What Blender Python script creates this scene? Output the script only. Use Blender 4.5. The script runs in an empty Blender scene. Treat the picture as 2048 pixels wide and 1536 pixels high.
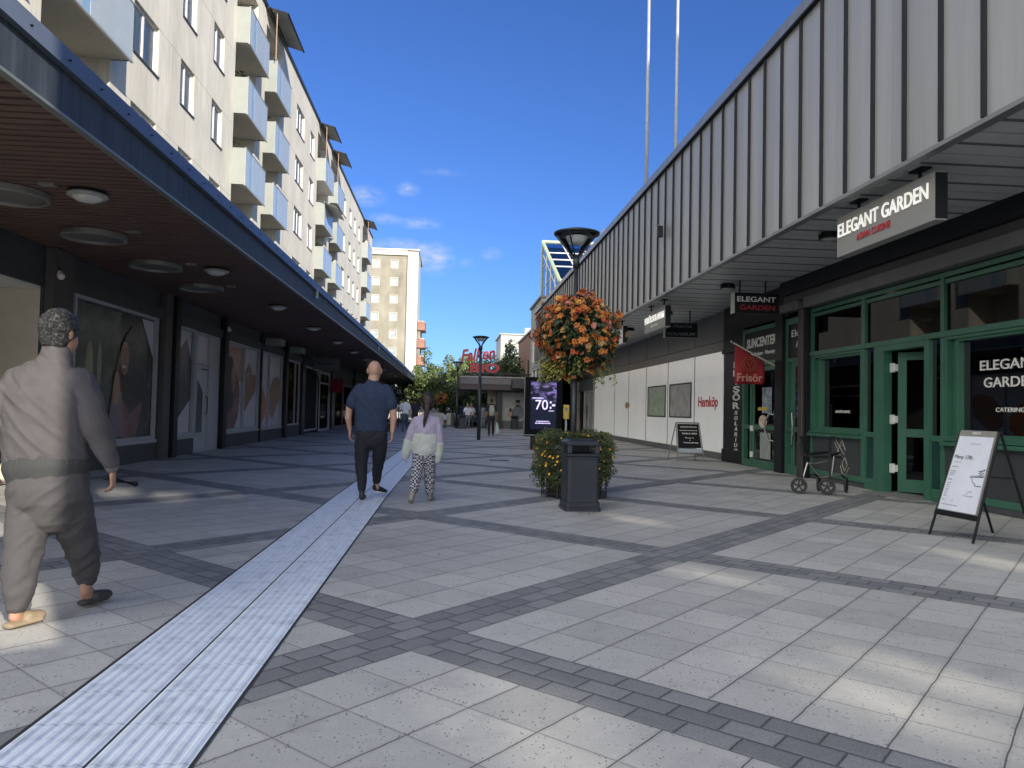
import bpy, math, random
from math import radians as R, sin, cos, pi, sqrt
from mathutils import Vector as V, Matrix, noise
random.seed(7)
S = bpy.context.scene
COL = S.collection

# ------------------------------------------------------------ camera
YAW, PITCH, ROLL, FPX, CH = R(4.650), R(1.986), R(1.233), 1500.0, 1.3
fw = V((sin(YAW)*cos(PITCH), cos(YAW)*cos(PITCH), sin(PITCH)))
rt = fw.cross(V((0, 0, 1))).normalized(); up = rt.cross(fw)
rt2 = cos(ROLL)*rt + sin(ROLL)*up; up2 = -sin(ROLL)*rt + cos(ROLL)*up
cam = bpy.data.cameras.new('camera'); co = bpy.data.objects.new('camera', cam); COL.objects.link(co)
m = Matrix((rt2, up2, -fw)).transposed().to_4x4(); m.translation = V((0, 0, CH)); co.matrix_world = m
cam.sensor_width = 36; cam.lens = FPX/2048*36; cam.clip_start = .05; cam.clip_end = 2000
S.camera = co
S.render.resolution_x, S.render.resolution_y = 1024, 768

# ------------------------------------------------------------ sky + sun
SUN_EL, SUN_AZ = R(25), R(150)          # azimuth clockwise from +Y
w = bpy.data.worlds.new('World'); S.world = w; w.use_nodes = True
nt = w.node_tree; N = nt.nodes; L = nt.links
bg = N['Background']; sky = N.new('ShaderNodeTexSky'); sky.sky_type = 'NISHITA'; sky.sun_disc = False
sky.sun_elevation = SUN_EL; sky.sun_rotation = SUN_AZ; sky.air_density = 1.0; sky.dust_density = .3; sky.ozone_density = 2.5
bg.inputs[1].default_value = .13
FILL_CLOUD = 18.0
def sky_clouds():
    tc = N.new('ShaderNodeTexCoord'); sep = N.new('ShaderNodeSeparateXYZ'); L.new(tc.outputs['Generated'], sep.inputs[0])
    no = N.new('ShaderNodeTexNoise'); no.inputs['Scale'].default_value = 60; no.inputs['Detail'].default_value = 5; no.inputs['Roughness'].default_value = .55
    mp = N.new('ShaderNodeMapping'); mp.inputs['Scale'].default_value = (1, 1, 2.0); L.new(tc.outputs['Generated'], mp.inputs[0]); L.new(mp.outputs[0], no.inputs['Vector'])
    tot = None
    # (direction, half width, half height, density) of the few small fair-weather clouds
    for d, a, b, k in [((-0.1159, 0.9565, 0.2676), 0.0261, 0.0117, 0.90), ((-0.0615, 0.9582, 0.2795), 0.0153, 0.0083, 0.75), ((-0.0897, 0.9662, 0.2417), 0.0199, 0.0067, 0.80), ((-0.0463, 0.9700, 0.2386), 0.0261, 0.0075, 0.80), ((-0.0275, 0.9803, 0.1958), 0.0261, 0.0200, 1.20), ((-0.0703, 0.9754, 0.2089), 0.0383, 0.0100, 1.00), ((0.0489, 0.9779, 0.2035), 0.0138, 0.0092, 0.50), ((0.0158, 0.9815, 0.1911), 0.0092, 0.0067, 0.40), ((-0.0174, 0.9533, 0.3014), 0.0291, 0.0050, 0.25)]:
        v = V(d).normalized()
        sub = N.new('ShaderNodeVectorMath'); sub.operation = 'SUBTRACT'; L.new(tc.outputs['Generated'], sub.inputs[0]); sub.inputs[1].default_value = v
        sc = N.new('ShaderNodeVectorMath'); sc.operation = 'MULTIPLY'; L.new(sub.outputs[0], sc.inputs[0]); sc.inputs[1].default_value = (1/a, 1/a, 1/b)
        ln = N.new('ShaderNodeVectorMath'); ln.operation = 'LENGTH'; L.new(sc.outputs[0], ln.inputs[0])
        mr = N.new('ShaderNodeMapRange'); L.new(ln.outputs['Value'], mr.inputs[0]); mr.inputs[1].default_value = 1.25; mr.inputs[2].default_value = 0; mr.inputs[3].default_value = 0; mr.inputs[4].default_value = k
        if tot is None: tot = mr.outputs[0]
        else:
            ad = N.new('ShaderNodeMath'); ad.operation = 'ADD'; L.new(tot, ad.inputs[0]); L.new(mr.outputs[0], ad.inputs[1]); tot = ad.outputs[0]
    mu = N.new('ShaderNodeMath'); mu.operation = 'MULTIPLY_ADD'; L.new(no.outputs[0], mu.inputs[0]); mu.inputs[1].default_value = 2.6; mu.inputs[2].default_value = -.75
    m2 = N.new('ShaderNodeMath'); m2.operation = 'MULTIPLY'; m2.use_clamp = True; L.new(tot, m2.inputs[0]); L.new(mu.outputs[0], m2.inputs[1])
    m3 = N.new('ShaderNodeMath'); m3.operation = 'MULTIPLY'; L.new(m2.outputs[0], m3.inputs[0]); m3.inputs[1].default_value = .85
    # the photograph's sky is a deep clear blue: tint the physical sky a little
    tint = N.new('ShaderNodeMix'); tint.data_type = 'RGBA'; tint.blend_type = 'MULTIPLY'; tint.inputs[0].default_value = 1
    L.new(sky.outputs[0], tint.inputs[6]); tint.inputs[7].default_value = (.275, .44, .78, 1)
    mx = N.new('ShaderNodeMix'); mx.data_type = 'RGBA'; L.new(m3.outputs[0], mx.inputs[0]); L.new(tint.outputs[2], mx.inputs[6]); mx.inputs[7].default_value = (2.9, 3.3, 4.0, 1)
    # unseen bright cloud bank, added behind the viewer to fill the shaded street
    dp = N.new('ShaderNodeVectorMath'); dp.operation = 'DOT_PRODUCT'; L.new(tc.outputs['Generated'], dp.inputs[0]); dp.inputs[1].default_value = (.72, .69, 0)
    b1 = N.new('ShaderNodeMapRange'); b1.interpolation_type = 'SMOOTHSTEP'; L.new(dp.outputs['Value'], b1.inputs[0]); b1.inputs[1].default_value = -.25; b1.inputs[2].default_value = -.75
    nb = N.new('ShaderNodeTexNoise'); nb.inputs['Scale'].default_value = 3.0; nb.inputs['Detail'].default_value = 5; L.new(tc.outputs['Generated'], nb.inputs['Vector'])
    b2 = N.new('ShaderNodeMapRange'); L.new(nb.outputs[0], b2.inputs[0]); b2.inputs[1].default_value = .32; b2.inputs[2].default_value = .5
    b3 = N.new('ShaderNodeMath'); b3.operation = 'MULTIPLY'; L.new(b1.outputs[0], b3.inputs[0]); L.new(b2.outputs[0], b3.inputs[1])
    mb = N.new('ShaderNodeMix'); mb.data_type = 'RGBA'; L.new(b3.outputs[0], mb.inputs[0]); L.new(mx.outputs[2], mb.inputs[6]); mb.inputs[7].default_value = (FILL_CLOUD*1.06, FILL_CLOUD*1.06, FILL_CLOUD*1.03, 1)
    L.new(mb.outputs[2], bg.inputs[0])
sky_clouds()
sd = V((sin(SUN_AZ)*cos(SUN_EL), cos(SUN_AZ)*cos(SUN_EL), sin(SUN_EL)))
sl = bpy.data.lights.new('sun', 'SUN'); sl.energy = 4.2; sl.angle = R(.36); sl.color = (1, .93, .80)
so = bpy.data.objects.new('sun', sl); COL.objects.link(so); so.rotation_euler = sd.to_track_quat('Z', 'Y').to_euler(); so.location = (20, -30, 60)
S.view_settings.view_transform = 'Standard'; S.view_settings.look = 'None'; S.view_settings.exposure = .74; S.view_settings.gamma = 1
S.render.engine = 'CYCLES'
try:
    S.cycles.max_bounces = 8; S.cycles.diffuse_bounces = 4; S.cycles.glossy_bounces = 4; S.cycles.transparent_max_bounces = 12; S.cycles.sample_clamp_indirect = 6
except Exception: pass

# ------------------------------------------------------------ materials
MAT = {}
def M(name, col, rough=.6, metal=0, var=.12, vs=3.0, bump=0, bs=40, spec=.5, emit=0, alpha=None, stretch=(1, 1, 1), tint=None):
    if name in MAT: return MAT[name]
    m = bpy.data.materials.new(name); m.use_nodes = True; n = m.node_tree.nodes; l = m.node_tree.links; b = n['Principled BSDF']
    b.inputs['Roughness'].default_value = rough; b.inputs['Metallic'].default_value = metal; b.inputs['Specular IOR Level'].default_value = spec
    tc = n.new('ShaderNodeTexCoord'); mp = n.new('ShaderNodeMapping'); mp.inputs['Scale'].default_value = stretch; l.new(tc.outputs['Object'], mp.inputs[0])
    no = n.new('ShaderNodeTexNoise'); no.inputs['Scale'].default_value = vs; no.inputs['Detail'].default_value = 6; no.inputs['Roughness'].default_value = .6; l.new(mp.outputs[0], no.inputs['Vector'])
    cr = n.new('ShaderNodeValToRGB'); e = cr.color_ramp.elements; e[0].position = .3; e[1].position = .7
    c2 = tint if tint else tuple(min(1, c*(1+var)) for c in col)
    e[0].color = tuple(c*(1-var) for c in col)+(1,); e[1].color = tuple(c2)+(1,)
    l.new(no.outputs[0], cr.inputs[0]); l.new(cr.outputs[0], b.inputs['Base Color'])
    if bump:
        nb = n.new('ShaderNodeTexNoise'); nb.inputs['Scale'].default_value = bs; nb.inputs['Detail'].default_value = 4; l.new(mp.outputs[0], nb.inputs['Vector'])
        bp = n.new('ShaderNodeBump'); bp.inputs['Strength'].default_value = bump; bp.inputs['Distance'].default_value = .02; l.new(nb.outputs[0], bp.inputs['Height']); l.new(bp.outputs[0], b.inputs['Normal'])
    if emit:
        b.inputs['Emission Color'].default_value = tuple(col)+(1,); b.inputs['Emission Strength'].default_value = emit
    MAT[name] = m
    return m
def glass(name, tint=(.5, .55, .55), gl=.9, rough=.02, refl=1.6):
    m = bpy.data.materials.new(name); m.use_nodes = True; n = m.node_tree.nodes; l = m.node_tree.links
    for x in list(n):
        if x.type == 'BSDF_PRINCIPLED': n.remove(x)
    t = n.new('ShaderNodeBsdfTransparent'); t.inputs[0].default_value = tuple(tint)+(1,)
    g = n.new('ShaderNodeBsdfGlossy'); g.inputs['Roughness'].default_value = rough; g.inputs[0].default_value = (gl, gl, gl, 1)
    f = n.new('ShaderNodeFresnel'); f.inputs[0].default_value = refl; mx = n.new('ShaderNodeMixShader')
    l.new(f.outputs[0], mx.inputs[0]); l.new(t.outputs[0], mx.inputs[1]); l.new(g.outputs[0], mx.inputs[2]); l.new(mx.outputs[0], n['Material Output'].inputs[0])
    MAT[name] = m
    return m

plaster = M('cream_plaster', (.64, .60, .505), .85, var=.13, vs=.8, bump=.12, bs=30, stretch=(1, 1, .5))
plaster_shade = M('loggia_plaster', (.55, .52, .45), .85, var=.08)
white_paint = M('white_paint', (.74, .73, .70), .45, var=.05)
frame_grey = M('grey_window_frame', (.42, .44, .46), .4, var=.08)
steel_blue = M('painted_fascia', (.050, .060, .072), .55, metal=.0, var=.3, vs=1.2, stretch=(1, 3, .4), spec=.35)
cap_blue = M('sheet_cap', (.095, .115, .150), .5, metal=.0, var=.12, vs=.6)
dark_metal = M('dark_metal', (.022, .026, .03), .38, metal=.3, var=.2)
black_paint = M('black_paint', (.009, .010, .012), .42, var=.2, spec=.3)
lamp_paint = M('lamp_post_paint', (.03, .034, .038), .4, metal=.3, var=.25, vs=8)
green_paint = M('green_frame_paint', (.040, .135, .085), .35, var=.12, vs=2)
dark_panel = M('dark_panel', (.045, .05, .052), .35, var=.15)
grey_panel = M('grey_facade_panel', (.125, .13, .13), .35, var=.1, vs=1.2)
band_dark = M('dark_band', (.05, .05, .052), .3, var=.2)
stone_dark = M('dark_plinth', (.06, .062, .066), .55, var=.2, vs=6, bump=.1)
shutter_grey = M('roller_shutter_box', (.17, .17, .17), .45, metal=.3, var=.1)
cladding = M('zinc_cladding', (.35, .352, .35), .36, metal=.3, var=.08, vs=.9, bump=.35, bs=1.1, stretch=(1, 1.5, .35))
def panel_tone(m, axis, pitch, amt, streak=.12):
    n = m.node_tree.nodes; l = m.node_tree.links; b = n['Principled BSDF']; src = b.inputs['Base Color'].links[0].from_socket
    g_ = n.new('ShaderNodeNewGeometry'); sp = n.new('ShaderNodeSeparateXYZ'); l.new(g_.outputs['Position'], sp.inputs[0])
    d = n.new('ShaderNodeMath'); d.operation = 'DIVIDE'; l.new(sp.outputs[axis], d.inputs[0]); d.inputs[1].default_value = pitch
    f = n.new('ShaderNodeMath'); f.operation = 'FLOOR'; l.new(d.outputs[0], f.inputs[0])
    wn_ = n.new('ShaderNodeTexWhiteNoise'); wn_.noise_dimensions = '1D'; l.new(f.outputs[0], wn_.inputs['W'])
    mr = n.new('ShaderNodeMapRange'); l.new(wn_.outputs[0], mr.inputs[0]); mr.inputs[3].default_value = 1-amt; mr.inputs[4].default_value = 1+amt*.4
    mp = n.new('ShaderNodeMapping'); mp.inputs['Scale'].default_value = (9, 9, .45); l.new(g_.outputs['Position'], mp.inputs[0]); no = n.new('ShaderNodeTexNoise'); no.inputs['Scale'].default_value = 1.6; no.inputs['Detail'].default_value = 6; l.new(mp.outputs[0], no.inputs['Vector'])
    m2 = n.new('ShaderNodeMapRange'); l.new(no.outputs[0], m2.inputs[0]); m2.inputs[1].default_value = .35; m2.inputs[2].default_value = .65; m2.inputs[3].default_value = 1-streak; m2.inputs[4].default_value = 1
    mu = n.new('ShaderNodeMath'); mu.operation = 'MULTIPLY'; l.new(mr.outputs[0], mu.inputs[0]); l.new(m2.outputs[0], mu.inputs[1])
    vm = n.new('ShaderNodeVectorMath'); vm.operation = 'SCALE'; l.new(src, vm.inputs[0]); l.new(mu.outputs[0], vm.inputs['Scale']); l.new(vm.outputs[0], b.inputs['Base Color'])
panel_tone(cladding, 1, .655, .10, .05); panel_tone(plaster, 1, 30, .0, .14); panel_tone(steel_blue, 1, 2.4, .25, .35)
seam = M('cladding_seam', (.028, .030, .034), .7, spec=.1)
soffit_metal = M('soffit_board', (.50, .51, .51), .4, metal=.1, var=.06)
white_lam = M('white_laminate', (.84, .84, .82), .16, var=.05, vs=.7, spec=.8)   # glossy white panels, brightened by an added glow
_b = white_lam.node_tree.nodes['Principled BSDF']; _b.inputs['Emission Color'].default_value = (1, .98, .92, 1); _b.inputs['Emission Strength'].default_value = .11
win_glass = glass('window_glass', (.88, .9, .9), .5, .01, 1.3)
shop_glass = glass('shop_glass', (.26, .28, .30), .16, .015, 1.5)
clear_glass = glass('clear_glass', (.80, .85, .86), .9, .02, 1.45)
frost = M('frosted_panel', (.40, .44, .44), .22, var=.05, spec=.6)
frost_end = M('frosted_end_panel', (.33, .345, .315), .35, var=.05)
concrete = M('light_concrete', (.42, .41, .38), .8, var=.15, vs=2, bump=.15)
beige = M('beige_render', (.62, .57, .46), .85, var=.08)
skin = M('skin', (.45, .26, .18), .5, var=.1, vs=12)
skin_tan = M('skin_tan', (.36, .20, .13), .5, var=.1, vs=12)
hair_dark = M('dark_brown_hair', (.022, .013, .010), .45, var=.5, vs=60, bump=.5, bs=120, stretch=(1, 1, .2))
white_letter = M('white_lettering', (.78, .76, .70), .4, var=.03)
red_letter = M('red_lettering', (.55, .03, .035), .4, var=.05)
lit_white = M('lit_letter', (.95, .93, .86), .4, emit=.25)

# ------------------------------------------------------------ mesh builder
class MB:
    def __init__(s): s.v = []; s.f = []; s.mi = []; s.m = 0
    def add(s, vs, fs):
        o = len(s.v); s.v += [tuple(p) for p in vs]
        for f in fs: s.f.append(tuple(i+o for i in f)); s.mi.append(s.m)
        return s
    def box(s, x0, x1, y0, y1, z0, z1):
        if x0 > x1: x0, x1 = x1, x0
        if y0 > y1: y0, y1 = y1, y0
        if z0 > z1: z0, z1 = z1, z0
        return s.add([(x, y, z) for z in (z0, z1) for y in (y0, y1) for x in (x0, x1)],
                     [(0, 2, 3, 1), (4, 5, 7, 6), (0, 1, 5, 4), (2, 6, 7, 3), (0, 4, 6, 2), (1, 3, 7, 5)])
    def quad(s, a, b, c, d): return s.add([a, b, c, d], [(0, 1, 2, 3)])
    def prism(s, poly, P, d0, d1):       # poly of (u,v); P(u,v,d)
        n = len(poly); a = [P(u, v, d0) for u, v in poly]; b = [P(u, v, d1) for u, v in poly]
        return s.add(a+b, [tuple(range(n)), tuple(range(2*n-1, n-1, -1))]+[(i, i+n, (i+1) % n+n, (i+1) % n) for i in range(n)])
    def tube(s, pts, r, n=8, cap=True):
        pts = [V(p) for p in pts]; rs = r if isinstance(r, (list, tuple)) else [r]*len(pts); o = len(s.v); prev = None
        for i, p in enumerate(pts):
            t = (pts[min(i+1, len(pts)-1)]-pts[max(i-1, 0)]).normalized()
            a = prev if prev is not None else (V((0, 0, 1)) if abs(t.z) < .9 else V((1, 0, 0)))
            u = (a-t*a.dot(t)).normalized(); prev = u; q = t.cross(u)
            for k in range(n):
                an = 2*pi*k/n; s.v.append(tuple(p+(u*cos(an)+q*sin(an))*rs[i]))
        for i in range(len(pts)-1):
            for k in range(n):
                k2 = (k+1) % n; s.f.append((o+i*n+k, o+i*n+k2, o+(i+1)*n+k2, o+(i+1)*n+k)); s.mi.append(s.m)
        if cap:
            s.f.append(tuple(o+k for k in range(n))[::-1]); s.mi.append(s.m)
            s.f.append(tuple(o+(len(pts)-1)*n+k for k in range(n))); s.mi.append(s.m)
        return s
    def lathe(s, prof, c, n=24):         # prof of (r,z) about vertical axis through c
        o = len(s.v); c = V(c)
        for r, z in prof:
            for k in range(n): an = 2*pi*k/n; s.v.append((c.x+r*cos(an), c.y+r*sin(an), c.z+z))
        for i in range(len(prof)-1):
            for k in range(n):
                k2 = (k+1) % n; s.f.append((o+i*n+k, o+i*n+k2, o+(i+1)*n+k2, o+(i+1)*n+k)); s.mi.append(s.m)
        return s
    def loft(s, rings, n=16):            # rings of (point, rx, ry[, sideaxis]); rounded ends
        P = [V(r[0]) for r in rings]; out = []; k = len(P)
        def fr(i):
            t = (P[min(i+1, k-1)]-P[max(i-1, 0)]).normalized(); sx = V(rings[i][3]) if len(rings[i]) > 3 else V((1, 0, 0))
            if abs(t.dot(sx)) > .9: sx = V((0, 1, 0))
            u = (sx-t*sx.dot(t)).normalized(); return t, u, t.cross(u)
        t, u, q = fr(0); a, b = rings[0][1], rings[0][2]; rr = min(a, b)
        for f in (.99, .8, .45): out.append((P[0]-t*rr*f, u*a*sqrt(1-f*f), q*b*sqrt(1-f*f)))
        for i in range(k):
            t, u, q = fr(i); out.append((P[i], u*rings[i][1], q*rings[i][2]))
        a, b = rings[-1][1], rings[-1][2]; rr = min(a, b)
        for f in (.45, .8, .99): out.append((P[-1]+t*rr*f, u*a*sqrt(1-f*f), q*b*sqrt(1-f*f)))
        o = len(s.v)
        for c, A, B in out:
            for j in range(n): an = 2*pi*j/n; s.v.append(tuple(c+A*cos(an)+B*sin(an)))
        for i in range(len(out)-1):
            for j in range(n):
                j2 = (j+1) % n; s.f.append((o+i*n+j, o+i*n+j2, o+(i+1)*n+j2, o+(i+1)*n+j)); s.mi.append(s.m)
        s.f.append(tuple(o+j for j in range(n))[::-1]); s.mi.append(s.m)
        s.f.append(tuple(o+(len(out)-1)*n+j for j in range(n))); s.mi.append(s.m)
        return s
    def ball(s, c, rx, ry, rz, n=18, yaw=0):
        o = len(s.v); m_ = n//2; c = V(c)
        for i in range(1, m_):
            th = pi*i/m_
            for j in range(n):
                ph = 2*pi*j/n; x, y, z = rx*sin(th)*cos(ph), ry*sin(th)*sin(ph), rz*cos(th); s.v.append((c.x+x*cos(yaw)-y*sin(yaw), c.y+x*sin(yaw)+y*cos(yaw), c.z+z))
        s.v += [(c.x, c.y, c.z+rz), (c.x, c.y, c.z-rz)]; T, B = len(s.v)-2, len(s.v)-1
        for i in range(m_-2):
            for j in range(n): j2 = (j+1) % n; s.f.append((o+i*n+j, o+(i+1)*n+j, o+(i+1)*n+j2, o+i*n+j2)); s.mi.append(s.m)
        for j in range(n):
            j2 = (j+1) % n; s.f.append((T, o+j, o+j2)); s.mi.append(s.m); s.f.append((B, o+(m_-2)*n+j2, o+(m_-2)*n+j)); s.mi.append(s.m)
        return s
    def facade(s, P, u0, u1, v0, v1, holes, depth, back=False):
        us = sorted({u0, u1, *[h[0] for h in holes], *[h[1] for h in holes]}); vs = sorted({v0, v1, *[h[2] for h in holes], *[h[3] for h in holes]})
        us = [u for u in us if u0 <= u <= u1]; vs = [v for v in vs if v0 <= v <= v1]
        for i in range(len(us)-1):
            for j in range(len(vs)-1):
                cu, cv = (us[i]+us[i+1])/2, (vs[j]+vs[j+1])/2
                if any(h[0] < cu < h[1] and h[2] < cv < h[3] for h in holes): continue
                s.quad(P(us[i], vs[j], 0), P(us[i+1], vs[j], 0), P(us[i+1], vs[j+1], 0), P(us[i], vs[j+1], 0))
        for h in holes:
            a, b, c, d = h[:4]; D = h[4] if len(h) > 4 else depth
            for p, q in (((a, c), (b, c)), ((b, c), (b, d)), ((b, d), (a, d)), ((a, d), (a, c))):
                s.quad(P(*p, 0), P(*q, 0), P(*q, D), P(*p, D))
            if back: s.quad(P(a, c, D), P(b, c, D), P(b, d, D), P(a, d, D))
        return s
    def build(s, name, mat, parent=None, loc=None, smooth=False, local=False, bevel=0, auto=None):
        me = bpy.data.meshes.new(name); off = V((0, 0, 0))
        if parent is not None and not local: off = wloc(parent)
        if loc is not None: off = off+V(loc) if local else V(loc)
        if local: vs = s.v
        else: vs = [(x-off.x, y-off.y, z-off.z) for x, y, z in s.v]
        me.from_pydata(vs, [], s.f)
        for mm in (mat if isinstance(mat, (list, tuple)) else [mat]): me.materials.append(mm)
        if isinstance(mat, (list, tuple)): me.polygons.foreach_set('material_index', s.mi)
        if smooth: me.polygons.foreach_set('use_smooth', [True]*len(me.polygons))
        me.update()
        o = bpy.data.objects.new(name, me); COL.objects.link(o)
        if parent is not None: o.parent = parent
        if loc is not None: o.location = (V(loc)-wloc(parent)) if (parent is not None and not local) else V(loc)
        if bevel:
            bv = o.modifiers.new('bevel', 'BEVEL'); bv.width = bevel; bv.segments = 2; bv.limit_method = 'ANGLE'
        return o
def wloc(o):
    p = V((0, 0, 0))
    while o is not None: p += o.location; o = o.parent
    return p
def tag(o, label, cat, group=None, kind=None):
    if label: o['label'] = label
    if cat: o['category'] = cat
    if group: o['group'] = group
    if kind: o['kind'] = kind
    return o
def thing(name, loc, label, cat, group=None, rz=0):
    o = bpy.data.objects.new(name, None); COL.objects.link(o); o.location = loc; o.rotation_euler.z = rz; o.empty_display_size = .3
    return tag(o, label, cat, group)
def dup(root, loc, label=None, rz=None):
    kids = [c for c in bpy.data.objects if c.parent == root]
    r = root.copy(); COL.objects.link(r); r.location = loc
    if rz is not None: r.rotation_euler.z = rz
    if label: r['label'] = label
    for ch in kids:
        c = ch.copy(); COL.objects.link(c); c.parent = r
        for g in [k for k in bpy.data.objects if k.parent == ch]:
            d = g.copy(); COL.objects.link(d); d.parent = c
    return r
def cp(o, parent, loc):
    c = o.copy(); COL.objects.link(c); c.parent = parent; c.location = loc
    for g in [k for k in bpy.data.objects if k.parent == o]:
        d = g.copy(); COL.objects.link(d); d.parent = c
    return c
FACE = {'street_l': ((0, -1, 0), (-1, 0, 0)), 'cam': ((1, 0, 0), (0, -1, 0)), 'street_r': ((0, 1, 0), (1, 0, 0))}
def text(name, s, org, facing, w, h, mat, parent, shear=0, bold=.0, ext=.004, rot=0, tilt=None):
    """lettering whose box is w wide and h high, lower left corner at org"""
    cu = bpy.data.curves.new('t', 'FONT'); cu.body = s; cu.offset = bold; cu.extrude = .02; cu.shear = shear; cu.resolution_u = 4
    to = bpy.data.objects.new('t', cu); COL.objects.link(to); bpy.context.view_layer.update()
    dg = bpy.context.evaluated_depsgraph_get(); me = bpy.data.meshes.new_from_object(to.evaluated_get(dg))
    bpy.data.objects.remove(to); bpy.data.curves.remove(cu)
    xs = [v.co.x for v in me.vertices]; ys = [v.co.y for v in me.vertices]; x0, x1, y0, y1 = min(xs), max(xs), min(ys), max(ys)
    if tilt: X, Y = V(tilt[0]), V(tilt[1]); Z = X.cross(Y)
    else: X = V(FACE[facing][0]); Z = V(FACE[facing][1]); Y = V((0, 0, 1))
    sx = w/(x1-x0); sy = (h/(y1-y0)) if h else sx
    off = V(org)
    for v in me.vertices:
        a, b = (v.co.x-x0)*sx, (v.co.y-y0)*sy
        if rot: a, b = a*cos(rot)-b*sin(rot), a*sin(rot)+b*cos(rot)
        v.co = X*a+Y*b+Z*(v.co.z/.02*ext)
    me.materials.clear(); me.materials.append(mat)
    o = bpy.data.objects.new(name, me); COL.objects.link(o); o.parent = parent; o.location = off-wloc(parent)
    return o
Pl = lambda X: (lambda y, z, d: (X-d, y, z))        # wall whose face looks to +x, depth runs to -x
Pr = lambda X: (lambda y, z, d: (X+d, y, z))        # wall whose face looks to -x
Pc = lambda Y: (lambda x, z, d: (x, Y+d, z))        # wall whose face looks to the camera
def ring(mb, P, a, b, c, d, t, d0, d1):             # rectangular frame
    for r in ((a, b, c, c+t), (a, b, d-t, d), (a, a+t, c+t, d-t), (b-t, b, c+t, d-t)):
        mb.prism([(r[0], r[2]), (r[1], r[2]), (r[1], r[3]), (r[0], r[3])], P, d0, d1)
def rect(mb, P, a, b, c, d, d0, d1): mb.prism([(a, c), (b, c), (b, d), (a, d)], P, d0, d1)

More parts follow.
